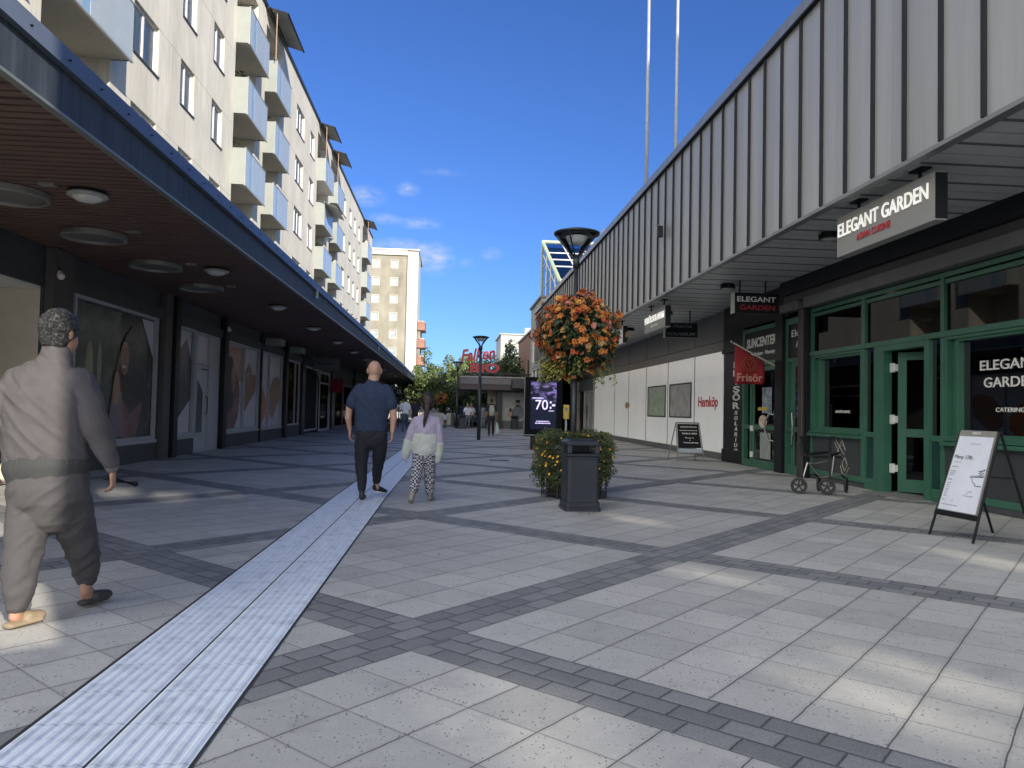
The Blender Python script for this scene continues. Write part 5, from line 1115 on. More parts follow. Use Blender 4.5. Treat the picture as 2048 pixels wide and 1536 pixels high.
# ---- digital advertising pillar
t = thing('advertising_screen', (3.05, 24.9, 0), 'black standing advertising screen showing a purple picture and 70:-', 'advertising screen')
MB().box(2.46, 3.73, 24.85, 25.05, .43, 2.42).build('housing', M('matt_black', (.004, .005, .008), .6, spec=.1), t, bevel=.03)
MB().box(2.45, 2.462, 24.845, 25.05, .45, 2.4).box(2.47, 3.72, 24.84, 24.848, .47, .495).build('silver_edge', alu, t)
MB().box(2.68, 3.2, 24.88, 25.02, .0, .44).build('foot', black_paint, t)
def screen_mat():
    m = bpy.data.materials.new('purple_screen'); m.use_nodes = True; n = m.node_tree.nodes; l = m.node_tree.links; b = n['Principled BSDF']
    tc = n.new('ShaderNodeTexCoord'); sp = n.new('ShaderNodeSeparateXYZ'); l.new(tc.outputs['Generated'], sp.inputs[0])
    mp = n.new('ShaderNodeMapping'); mp.inputs['Scale'].default_value = (2.2, 1, 7); l.new(tc.outputs['Generated'], mp.inputs[0])
    no = n.new('ShaderNodeTexNoise'); no.inputs['Scale'].default_value = 1.3; no.inputs['Detail'].default_value = 5; no.inputs['Distortion'].default_value = .6; l.new(mp.outputs[0], no.inputs['Vector'])
    cr = n.new('ShaderNodeValToRGB'); e = cr.color_ramp.elements; e[0].position = .46; e[0].color = (.004, .006, .02, 1); e[1].position = .6; e[1].color = (.20, .15, .42, 1); l.new(no.outputs[0], cr.inputs[0])
    mr = n.new('ShaderNodeMapRange'); l.new(sp.outputs[2], mr.inputs[0]); mr.inputs[1].default_value = .55; mr.inputs[2].default_value = .7
    m3 = n.new('ShaderNodeMapRange'); l.new(sp.outputs[2], m3.inputs[0]); m3.inputs[1].default_value = 1.0; m3.inputs[2].default_value = .94
    mu = n.new('ShaderNodeMath'); mu.operation = 'MULTIPLY'; l.new(mr.outputs[0], mu.inputs[0]); l.new(m3.outputs[0], mu.inputs[1])
    mx = n.new('ShaderNodeMix'); mx.data_type = 'RGBA'; l.new(mu.outputs[0], mx.inputs[0]); mx.inputs[6].default_value = (.003, .006, .02, 1); l.new(cr.outputs[0], mx.inputs[7])
    l.new(mx.outputs[2], b.inputs['Emission Color']); b.inputs['Emission Strength'].default_value = .75; b.inputs['Base Color'].default_value = (.003, .004, .01, 1); b.inputs['Roughness'].default_value = .2; b.inputs['Specular IOR Level'].default_value = .15
    return m
MB().box(2.66, 3.52, 24.842, 24.847, .68, 2.28).build('screen', screen_mat(), t)
glow = M('screen_letter', (.62, .55, .85), .5, emit=.7)
text('lettering', '70', (2.82, 24.838, 1.33), 'cam', .42, .33, glow, t, bold=.005)
text('lettering', ':-', (3.30, 24.838, 1.36), 'cam', .18, .26, glow, t, bold=.02)
g = MB(); rnd = random.Random(2)
for z, xa, xb, hh in ((1.70, 2.72, 3.08, .035), (1.28, 3.27, 3.44, .03), (.93, 2.86, 3.30, .03), (.865, 2.82, 3.34, .035)):
    x = xa
    while x < xb: ww = rnd.uniform(.02, .045); g.box(x, min(x+ww, xb), 24.836, 24.84, z, z+hh); x += ww+.012
g.build('small_print', glow, t)

# ---- yellow post box
t = thing('post_box', (5.9, 38, 0), 'yellow post box on a grey stand behind the lamp post', 'post box')
MB().box(-.14, .14, -.12, .12, .9, 1.62).build('box', M('post_yellow', (.55, .42, .10), .5), t, local=True, bevel=.02)
MB().tube([(0, 0, 0), (0, 0, .9)], .05).box(-.2, .2, -.1, .1, 0, .02).build('stand', frame_grey, t, local=True); MB().lathe([(0, 0), (.04, 0), (.04, .01), (0, .01)], (0, 0, 0), 10)
MB().box(-.06, .06, -.125, -.121, 1.35, 1.45).build('badge', M('post_badge', (.12, .18, .4), .5), t, local=True)

# ---- A-boards
t = thing('menu_board', (5.8, 7.85, 0), 'black A-board with a white menu reading Meny 178 outside the restaurant', 'sandwich board')
FT, FB = V((5.80, 0, 1.18)), V((5.42, 0, 0)); yA, yB = 8.12, 7.52
def PM(u, v, d):  # u 0..1 from far to near edge, v metres down the slope from the top
    ax = (FB-FT).normalized(); nn = V((-ax.z, 0, ax.x))
    if nn.x > 0: nn = -nn
    p = FT+ax*v; return (p.x-nn.x*d+.08*u*(v/1.24), yA+(yB-yA)*u, p.z-nn.z*d)
g = MB()
for u in (.0, 1.0):
    a, b = PM(u, 0, .012), PM(u, 1.24, .012); g.tube([a, b], .016, 6)
    g.tube([(5.84, yA+(yB-yA)*u+.02, 1.17), (6.27, yA+(yB-yA)*u+.1, 0)], .016, 6)
g.tube([(5.84, yA, 1.17), (5.84, yB, 1.17)], .016, 6)
g.tube([PM(1, .5, .02), (6.02, yB+.05, .68)], .007, 5); g.tube([PM(0, .5, .02), (6.02, yA+.05, .68)], .007, 5)
g.build('leg_frame', black_paint, t)
g = MB(); g.prism([(.03, -.0), (.97, -.0), (.97, .985), (.03, .985)], PM, -.004, .012); g.build('board', M('board_grey_frame', (.22, .21, .19), .5), t)
g = MB(); g.prism([(.06, .07), (.94, .07), (.94, .93), (.06, .93)], PM, -.008, -.005); g.build('menu_sheet', M('menu_paper', (.66, .68, .74), .35, var=.06, vs=3), t)
g = MB(); g.prism([(.0, .94), (1, .94), (1, 1.0), (.0, 1.0)], PM, -.01, .0); g.build('bottom_rail', black_paint, t)
pX = (V(PM(1, 0, 0))-V(PM(0, 0, 0))).normalized(); pY = (V(PM(0, 0, 0))-V(PM(0, 1, 0))).normalized()
def mtext(s, u, v, ww, hh, mt_, **k): o_ = V(PM(u, v, -.0095)); return text('lettering', s, o_, None, ww, hh, mt_, t, tilt=(pX, pY), ext=.001, **k)
ink = M('menu_ink', (.10, .11, .14), .6); inkl = M('menu_ink_light', (.28, .29, .33), .6)
mtext('Meny 178:-', .1, .345, .30, .055, ink)
g = MB(); rnd = random.Random(8)
rowsm = [(.37, .10, .78, .007), (.425, .1, .32, .012), (.475, .1, .33, .014), (.50, .1, .42, .010), (.52, .1, .48, .010), (.572, .09, .34, .014), (.615, .1, .58, .011), (.64, .1, .52, .011), (.665, .1, .55, .011), (.69, .1, .75, .011), (.715, .1, .66, .011), (.74, .1, .8, .011), (.765, .1, .3, .011), (.81, .1, .36, .012), (.865, .1, .5, .009), (.15, .42, .66, .009)]
for v, ua, ub, hh in rowsm:
    u = ua
    while u < ub: du = rnd.uniform(.02, .06); g.prism([(u, v), (min(u+du, ub), v), (min(u+du, ub), v+hh), (u, v+hh)], PM, -.0095, -.0085); u += du+.012
g.build('small_print', inkl, t)
g = MB()
def stroke(pts, r=.004): g.tube([PM(u, v, -.011) for u, v in pts], r, 5)
stroke([(.62, .52), (.93, .50)]); stroke([(.62, .535), (.93, .515)]); stroke([(.62, .52), (.62, .535)]); stroke([(.66, .535), (.70, .58), (.78, .61), (.78, .625), (.92, .62)]); stroke([(.78, .46), (.93, .44)]); stroke([(.8, .485), (.92, .43)]); stroke([(.86, .51), (.84, .49), (.92, .47)])
g.build('bowl_drawing', ink, t)
mtext('MENY', .38, .045, .13, .025, white_letter)
t = thing('chalk_board', (6.62, 20, 0), 'small black A-board with white lines before the white panels', 'sandwich board')
def PS(u, v, d): sl_ = .30*v/1.08; return (6.20+.63*u+.10*v*(u-.3), 20.2-sl_+d, 1.05-v)
g = MB()
for u in (0, 1): g.tube([PS(u, 0, .01), PS(u, 1.05, .01)], .018, 6); g.tube([PS(u, 0, .04), (PS(u, 1, 0)[0]-.1+.04*u, 20.55, 0)], .016, 6)
g.tube([PS(0, 0, .01), PS(1, 0, .01)], .018, 6); g.tube([PS(0, .82, .01), PS(1, .82, .01)], .016, 6)
g.build('leg_frame', alu, t)
g = MB(); g.prism([(.04, .03), (.96, .03), (.96, .68), (.04, .68)], PS, .0, .015); g.build('board', black_paint, t)
g = MB(); g.prism([(.04, .70), (.96, .70), (.96, .80), (.04, .80)], PS, .0, .015); g.build('pale_strip', M('pale_blue_strip', (.36, .40, .44), .5), t)
sX, sY = V((1, 0, 0)), (V(PS(0, 0, 0))-V(PS(0, 1, 0))).normalized()
for s, u, v, ww, hh in (('SUNCENTER.NU', .16, .13, .46, .035), ('DAM & HERR', .22, .31, .42, .04), ('Drop In', .34, .43, .24, .04), ('&', .5, .485, .03, .03), ('Tidsbeställning', .24, .56, .42, .04)):
    text('lettering', s, V(PS(u, v, -.005)), None, ww, hh, white_letter, t, tilt=(sX, sY), ext=.001, bold=.02)
g = MB(); u = .12
while u < .88: g.prism([(u, .2), (u+.05, .2), (u+.05, .215), (u, .215)], PS, -.003, -.001); u += .07
g.build('small_print', white_letter, t)

# ---- walking frame (rollator)
t = thing('walking_frame', (6.3, 12.2, 0), 'black four wheeled walking frame parked by the restaurant window', 'walking frame')
bl, gm = M('frame_black', (.018, .018, .02), .4, metal=.3), M('frame_grey_tube', (.35, .33, .3), .35, metal=.6)
Aw, Bw, Cw, Dw = V((5.86, 12.2, .135)), V((6.30, 12.1, .135)), V((6.82, 12.45, .135)), V((6.42, 12.62, .135))
def wheel(c, yaw, parent):
    ax = V((-sin(yaw), cos(yaw), 0)); f_ = V((cos(yaw), sin(yaw), 0))
    pts = [c+f_*cos(a)*.115+V((0, 0, 1))*sin(a)*.115 for a in [i*2*pi/24 for i in range(25)]]
    w_ = MB().tube(pts, .02, 8, cap=False).build('wheel', M('tyre_rubber', (.03, .03, .032), .7), parent)
    g = MB(); g.tube([c-ax*.022, c+ax*.022], .03, 10)
    for i in range(5): a = i*2*pi/5+.3; g.tube([c, c+f_*cos(a)*.1+V((0, 0, 1))*sin(a)*.1], .012, 5)
    g.tube([c+f_*cos(a)*.095+V((0, 0, 1))*sin(a)*.095 for a in [i*2*pi/20 for i in range(21)]], .009, 5, cap=False); g.build('rim', bl, w_)
for c, yw in ((Aw, -.5), (Bw, -.5), (Cw, .9), (Dw, .9)): wheel(c, yw, t)
g = MB()
for Wb, hx in ((Aw, 0), (Bw, 0)):
    g.tube([Wb+V((.07, .03, .03)), Wb+V((.07, .03, .42)), Wb+V((.06, .03, .62))], .017, 8)
    g.tube([Wb+V((.06, .03, .60)), Wb+V((.04, .0, .80))], .024, 8)
    g.tube([Wb+V((.0, -.02, .80)), Wb+V((.06, .0, .82)), Wb+V((.13, .02, .82))], .02, 8)
    g.tube([Wb+V((.03, -.01, .78)), Wb+V((-.02, .0, .70)), Wb+V((.02, .02, .66))], .008, 6)
g.tube([Aw+V((.06, .03, .52)), Cw+V((-.35, -.05, .56))], .02, 8); g.tube([Bw+V((.06, .03, .52)), Cw+V((-.15, -.05, .55))], .02, 8)
for Wb in (Cw, Dw): g.tube([Wb, Wb+V((-.02, 0, .12)), Wb+V((-.10, -.02, .17))], .018, 8)
g.build('frame', bl, t)
g = MB()
for Wb in (Aw, Bw): g.tube([Wb+V((.065, .03, .60)), Wb+V((.062, .03, .72))], .019, 8)
g.tube([Aw+V((.10, .03, .52)), (6.12, 12.35, .66), (6.45, 12.4, .67)], .014, 8); g.tube([Aw+V((.08, .03, .12)), Aw+V((.18, .08, .38)), (6.25, 12.4, .50), (6.45, 12.4, .55)], .014, 8)
g.tube([(6.12, 12.38, .50), (6.35, 12.42, .26), Cw+V((-.12, -.02, .18))], .013, 8); g.tube([Bw+V((.08, .03, .15)), Bw+V((.14, .05, .5))], .012, 8)
g.build('side_tubes', gm, t)
MB().box(6.12, 6.62, 12.22, 12.46, .60, .635).build('seat', bl, t, bevel=.012)

# ---- bench group, signpost, low wall, bollard, cars at the far end
benw = M('bench_wood', (.30, .26, .22), .7, var=.2, vs=5)
t = thing('street_bench', (-3.35, 38.5, 0), 'grey slatted street bench under the end of the canopy', 'bench')
g = MB()
for i in range(4): g.box(-.5, .35, -1.1+i*.001, 1.1, .42+i*.0, .45) if False else g.box(-.42+i*.13, -.32+i*.13, -1.1, 1.1, .43, .46)
g.build('seat', benw, t, local=True)
g = MB()
for i in range(3): g.box(-.50-.02*i, -.47-.02*i, -1.1, 1.1, .55+i*.13, .65+i*.13)
g.build('backrest', benw, t, local=True)
for yy in (-.9, .9): MB().box(-.5, .15, yy-.03, yy+.03, .0, .42).build('leg', dark_metal, t, local=True)
t2 = dup(t, (-3.2, 41.5, 0), 'grey slatted street bench behind the nearer bench')
t = thing('round_sign', (-3.3, 48.5, 0), 'dark round sign seen from behind on a thin post', 'road sign')
MB().tube([(0, 0, 0), (0, 0, 2.4)], .03).build('post', dark_metal, t, local=True)
g = MB(); g.prism([(.17*cos(i*pi/10), 2.3+.17*sin(i*pi/10)) for i in range(20)], Pc(0), -.02, .0); g.build('disc', M('sign_back', (.05, .04, .045), .5), t, local=True)
t = tag(MB().box(-3, 2.6, 60, 60.4, 0, .95).build('low_wall', M('pale_low_wall', (.50, .46, .40), .85, var=.1)), 'pale low wall running across the street end', 'wall')
b_ = MB().tube([(0, 0, 0), (0, 0, .9)], .12, 14).lathe([(.12, .9), (.1, .95), (0, .97)], (0, 0, 0), 14).build('bollard', M('grey_bollard', (.13, .13, .13), .6), loc=(.15, 55, 0), local=True); tag(b_, 'thick grey bollard before the low wall', 'bollard')
def car(loc, rz, col, lab, nm):
    t = thing('parked_car', loc, lab, 'car', None, rz)
    body = M(nm, col, .25, metal=.3, var=.03); dg_ = M('car_glass', (.02, .025, .03), .08)
    prof = [(-2.1, .35), (-2.15, .7), (-2.0, .85), (-1.5, .92), (1.2, .95), (1.95, .82), (2.15, .65), (2.15, .35), (1.75, .3), (1.6, .52), (1.1, .52), (.95, .3), (-.95, .3), (-1.1, .52), (-1.6, .52), (-1.75, .3)]
    MB().prism(prof, lambda u, v, d: (u, d, v), -.85, .85).build('body', body, t, local=True, bevel=.05)
    g = MB(); lo = [(-1.75, -.8), (1.15, -.8), (1.15, .8), (-1.75, .8)]; hi = [(-1.3, -.62), (.45, -.62), (.45, .62), (-1.3, .62)]
    g.add([(x, y, .93) for x, y in lo]+[(x, y, 1.42) for x, y in hi], [(0, 1, 5, 4), (1, 2, 6, 5), (2, 3, 7, 6), (3, 0, 4, 7)]); g.build('windows', dg_, t, local=True)
    MB().box(-1.33, .48, -.63, .63, 1.41, 1.46).build('roof', body, t, local=True, bevel=.03)
    for x in (-1.35, 1.35):
        for y in (-.8, .8):
            w_ = MB().tube([(x, y-.1, .32), (x, y+.1, .32)], .32, 18).build('wheel', M('tyre_rubber', (0, 0, 0)), t, local=True); MB().tube([(x, y-.11, .32), (x, y+.11, .32)], .19, 12).build('rim', alu, w_, local=True)
    for y in (-.6, .6): MB().box(2.08, 2.17, y-.18, y+.18, .62, .74).build('headlight', white_paint, t, local=True, bevel=.02)
car((-3.9, 66, 0), R(20), (.5, .5, .52), 'silver car parked beyond the canopy end', 'car_silver')
car((-2.0, 62.5, 0), R(5), (.06, .08, .09), 'dark car parked behind the girl with the ponytail', 'car_dark')
car((1.3, 58.3, 0), R(95), (.10, .16, .30), 'blue car beyond the litter bin at the street end', 'car_blue')

# ============================================================ PEOPLE
def solid(mb, name, mat, parent, vox=.012, smooth=6, folds=0, fscale=7, stretch=(1, 1, 1), fang=None):
    """fuse overlapping lofts into one continuous surface"""
    me = bpy.data.meshes.new('tmp'); off = wloc(parent)
    me.from_pydata([(x-off.x, y-off.y, z-off.z) for x, y, z in mb.v], [], mb.f); o = bpy.data.objects.new('tmp', me); COL.objects.link(o)
    r = o.modifiers.new('r', 'REMESH'); r.mode = 'VOXEL'; r.voxel_size = vox
    if smooth: s_ = o.modifiers.new('s', 'SMOOTH'); s_.factor = .5; s_.iterations = smooth
    bpy.context.view_layer.update(); dg = bpy.context.evaluated_depsgraph_get(); m2 = bpy.data.meshes.new_from_object(o.evaluated_get(dg)); bpy.data.objects.remove(o); bpy.data.meshes.remove(me)
    if folds:
        nr = [v.normal.copy() for v in m2.vertices]
        for v, q in zip(m2.vertices, nr):
            if fang is None: p = V((v.co.x*stretch[0], v.co.y*stretch[1], v.co.z*stretch[2]))*fscale
            else: a_ = v.co.x*cos(fang)+v.co.z*sin(fang); b__ = -v.co.x*sin(fang)+v.co.z*cos(fang); p = V((a_*1.9, v.co.y*1.2, b__*.35))*fscale
            k = noise.noise(p)+.45*noise.noise(p*2.1+V((5, 3, 1))); v.co += q*folds*(1-abs(k)*2.4)
    m2.name = name; m2.materials.clear(); m2.materials.append(mat); m2.polygons.foreach_set('use_smooth', [True]*len(m2.polygons)); m2.update()
    n = bpy.data.objects.new(name, m2); COL.objects.link(n); n.parent = parent
    return n
def hand(mb, wrist, direction, side, palm_n, size=1.0, curl=.5):
    """palm with five fingers; direction = from wrist to knuckles, side = towards the thumb, palm_n = palm normal"""
    d, s_, n_ = V(direction).normalized(), V(side).normalized(), V(palm_n).normalized(); w_ = V(wrist); k = size
    mb.loft([(w_, .026*k, .018*k, s_), (w_+d*.045*k, .038*k, .017*k, s_), (w_+d*.085*k, .040*k, .014*k, s_)], 10)
    for i, (o_, L_) in enumerate(((.029, .070), (.010, .078), (-.010, .073), (-.028, .058))):
        p = w_+d*.09*k+s_*o_*k; pts = [p]; a = 0
        for f_ in (.45, .30, .25): a += curl*(.7+.1*i); p = p+(d*cos(a)+n_*sin(a))*L_*f_*k; pts.append(p)
        mb.loft([(q, r_*k, r_*k, s_) for q, r_ in zip(pts, (.0095, .009, .008, .0065))], 8)
    p = w_+d*.03*k+s_*.024*k; q = p+(s_*.6+d*.7+n_*.35).normalized()*.042*k; r_ = q+(d*.85+n_*.5+s_*.1).normalized()*.032*k
    mb.loft([(p, .013*k, .012*k), (q, .011*k, .011*k), (r_, .008*k, .008*k)], 8)
def head(mb, c, h=.235, yaw=0, w=.155, k=1.0):
    """skull + jaw + nose + ears; c = centre of head, faces +y turned by yaw (towards -x positive)"""
    c = V(c); f_ = V((-sin(yaw), cos(yaw), 0)); s_ = V((cos(yaw), sin(yaw), 0)); u = V((0, 0, 1))
    mb.ball(c+u*.025*k-f_*.008*k, w*.5*k, .100*k, .108*k, 22, yaw); mb.ball(c-u*.045*k+f_*.022*k, w*.43*k, .080*k, .078*k, 18, yaw); mb.ball(c-u*.085*k+f_*.05*k, .040*k, .042*k, .036*k, 14, yaw)
    mb.loft([(c+u*.02*k+f_*.085*k, .010, .012), (c-u*.015*k+f_*.112*k, .014, .013), (c-u*.022*k+f_*.10*k, .017, .012)], 8)
    for q in (-1, 1): mb.loft([(c+s_*q*w*k*.50-u*.03*k-f_*.01, .009, .014, s_), (c+s_*q*w*k*.52+u*.0-f_*.014, .012, .022, s_), (c+s_*q*w*k*.525+u*.028*k-f_*.016, .009, .017, s_)], 8)
    mb.loft([(c-u*.075*k+f_*.085*k, .022, .012), (c-u*.06*k+f_*.09*k, .02, .010)], 8)
def eyes(c, parent, yaw=0):
    c = V(c); f_ = V((-sin(yaw), cos(yaw), 0)); s_ = V((cos(yaw), sin(yaw), 0))
    g = MB()
    for q in (-1, 1): g.loft([(c+s_*q*.032+f_*.082+V((0, 0, .012)), .012, .009), (c+s_*q*.032+f_*.086+V((0, 0, .012)), .011, .008)], 8)
    g.build('eyes', M('eye_white', (.6, .58, .55), .3), parent, smooth=True)
def shoe(mb, heel, toe, w=.045, h=.07):
    a, b = V(heel), V(toe); d = b-a; sx = V((d.y, -d.x, 0)).normalized(); u = V((0, 0, 1))
    mb.loft([(a+u*.045, w*.8, .045, sx), (a+d*.3+u*.042, w*.88, .042, sx), (a+d*.65+u*.034, w*1.08, .033, sx), (a+d*.88+u*.026, w*.95, .024, sx)], 12)
    mb.loft([(a+u*.04, w*.75, .035, sx), (a+u*(.04+h)+d*.08, w*.78, w*.85, sx)], 10)

# --- man in the grey tracksuit, half in the sun (near left)
def man_tracksuit():
    bx, by = -2.38, 4.72
    t = thing('person', (bx, by, 0), 'man in a taupe tracksuit and clog slippers walking away, half in sunlight', 'person')
    tops = M('taupe_sweat', (.074, .067, .068), .9, var=.10, vs=14, bump=.25, bs=160); trou = M('grey_trouser', (.060, .056, .057), .9, var=.10, vs=14, bump=.25, bs=160)
    hc = (-2.375, by+.03, 1.705)
    g = MB(); head(g, hc, yaw=-.35, w=.178, k=1.08); g.loft([((-2.375, by-.01, 1.48), .075, .07), ((-2.375, by+.01, 1.62), .066, .066)])
    g.loft([((-2.17, by, 1.38), .04, .04), ((-2.10, by, 1.15), .038, .038), ((-2.055, by+.06, .90), .026, .022)])
    g.loft([((-2.62, by, 1.38), .04, .04), ((-2.72, by-.04, 1.14), .038, .038), ((-2.74, by+.03, .88), .026, .022)])
    hand(g, (-2.05, by+.065, .885), (.03, .12, -.95), (-.1, .95, .1), (-1, 0, 0), 1.0, .55); hand(g, (-2.745, by+.035, .87), (0, .1, -.95), (.1, .95, .1), (1, 0, 0), 1.0, .45)
    for x, y0, z in ((-2.265, by+.26, .16), (-2.445, by-.17, .12)): g.loft([((x, y0, z+.12), .036, .04), ((x, y0-.005, z-.06), .034, .045), ((x, y0+.03, z-.09), .036, .06)])
    g.loft([((-2.40, by, .85), .17, .11), ((-2.40, by, 1.1), .17, .11), ((-2.39, by-.01, 1.36), .20, .09), ((-2.376, by, 1.5), .07, .06)]); g.loft([((-2.60, by-.01, 1.36), .035, .035), ((-2.18, by-.01, 1.36), .035, .035)]); g.loft([((-2.285, by, .85), .08, .09), ((-2.27, by+.12, .48), .06, .06), ((-2.265, by+.26, .2), .04, .04)]); g.loft([((-2.485, by, .85), .08, .09), ((-2.465, by-.07, .44), .06, .06), ((-2.445, by-.17, .15), .04, .04)])
    b_ = solid(g, 'body', skin_tan, t, .007, 2)
    eyes(hc, b_, -.35)
    g = MB(); c = V(hc); k = 1.06
    g.ball(c+V((0, -.012, .036))*k, .102*k, .106*k, .108*k, 24); g.ball(c+V((0, -.052, -.03))*k, .078*k, .062*k, .072*k, 18); g.ball(c+V((.01, .06, .09))*k, .06*k, .04*k, .035*k, 14)
    h_ = solid(g, 'hair', M('salt_pepper_hair', (.010, .010, .011), .45, var=.3, vs=60, bump=1.0, bs=160, tint=(.13, .125, .12)), b_, .006, 2, .003, 60)
    hr = MAT['salt_pepper_hair'].node_tree.nodes['Color Ramp'].color_ramp.elements; hr[0].position = .46; hr[1].position = .72
    g = MB()   # loose raglan sweatshirt with stand-up collar
    g.loft([((-2.40, by, .95), .240, .16), ((-2.41, by-.005, 1.05), .238, .165), ((-2.415, by-.015, 1.20), .236, .162), ((-2.405, by-.025, 1.33), .245, .148), ((-2.395, by-.022, 1.42), .225, .122), ((-2.385, by-.015, 1.475), .165, .098), ((-2.378, by-.005, 1.52), .10, .082)], 26)
    g.loft([((-2.376, by-.005, 1.50), .092, .086), ((-2.375, by+.0, 1.56), .080, .080), ((-2.375, by+.004, 1.59), .078, .078)], 20)
    g.loft([((-2.235, by-.015, 1.405), .092, .092), ((-2.175, by-.01, 1.30), .080, .088), ((-2.125, by-.01, 1.15), .072, .080), ((-2.078, by+.03, 1.0), .060, .064), ((-2.058, by+.05, .93), .048, .052)], 18)
    g.loft([((-2.565, by-.015, 1.405), .092, .092), ((-2.635, by-.03, 1.30), .080, .088), ((-2.69, by-.04, 1.15), .072, .080), ((-2.72, by+.01, .99), .060, .064), ((-2.735, by+.03, .92), .048, .052)], 18)
    solid(g, 'sweatshirt', tops, t, .008, 4, .0075, 6.0, fang=.75)
    g = MB(); g.loft([((-2.056, by+.052, .935), .047, .05), ((-2.052, by+.06, .90), .040, .044)], 14); solid(g, 'cuff', M('cuff_rib', (.12, .11, .11), .85), t, .007, 1)
    g = MB(); g.loft([((-2.397, by-.003, .875), .238, .168), ((-2.40, by-.003, .905), .246, .174), ((-2.402, by-.003, .93), .242, .170)], 26); solid(g, 'hem_band', M('hem_rib', (.035, .036, .036), .85, bump=.4, bs=60, stretch=(1, 1, .05)), t, .009, 2)
    g = MB()   # loose jogging trousers, mid stride
    g.loft([((-2.39, by, .86), .215, .15), ((-2.385, by-.008, .78), .232, .172), ((-2.375, by-.005, .70), .228, .168), ((-2.375, by+.0, .64), .19, .14)], 22)
    g.loft([((-2.285, by+.0, .76), .122, .14), ((-2.275, by+.06, .62), .112, .122), ((-2.27, by+.14, .46), .100, .106), ((-2.267, by+.22, .32), .088, .092), ((-2.266, by+.255, .22), .074, .078), ((-2.265, by+.262, .18), .054, .058)], 18)
    g.loft([((-2.485, by, .76), .122, .14), ((-2.48, by-.03, .62), .113, .122), ((-2.465, by-.08, .44), .100, .108), ((-2.452, by-.14, .28), .090, .095), ((-2.447, by-.165, .18), .075, .079), ((-2.445, by-.17, .13), .056, .060)], 18)
    solid(g, 'trousers', trou, t, .008, 4, .0085, 5.5, fang=-.9)
    cl = M('dark_clog', (.035, .032, .03), .7, var=.3); cl2 = M('tan_clog', (.22, .17, .11), .7, var=.2)
    g = MB(); g.loft([((-2.265, by+.22, .035), .042, .02), ((-2.205, by+.38, .035), .048, .022)], 12); g.loft([((-2.24, by+.31, .06), .05, .035), ((-2.20, by+.40, .05), .045, .03)], 12); solid(g, 'clog', cl, t, .007, 2)
    g = MB(); g.loft([((-2.455, by-.23, .022), .044, .02), ((-2.38, by-.07, .022), .048, .022)], 12); g.loft([((-2.415, by-.13, .05), .05, .035), ((-2.38, by-.05, .04), .045, .028)], 12); solid(g, 'clog', cl2, t, .007, 2)
    p = thing('folded_umbrella', (-2.05, by+.1, .78), 'short black folded umbrella held in the right hand', 'umbrella')
    MB().loft([((-2.085, by+.06, .835), .014, .014), ((-2.04, by+.10, .815), .018, .018), ((-1.94, by+.14, .79), .016, .018)], 10).build('folded_cloth', black_paint, p, smooth=True)
man_tracksuit()

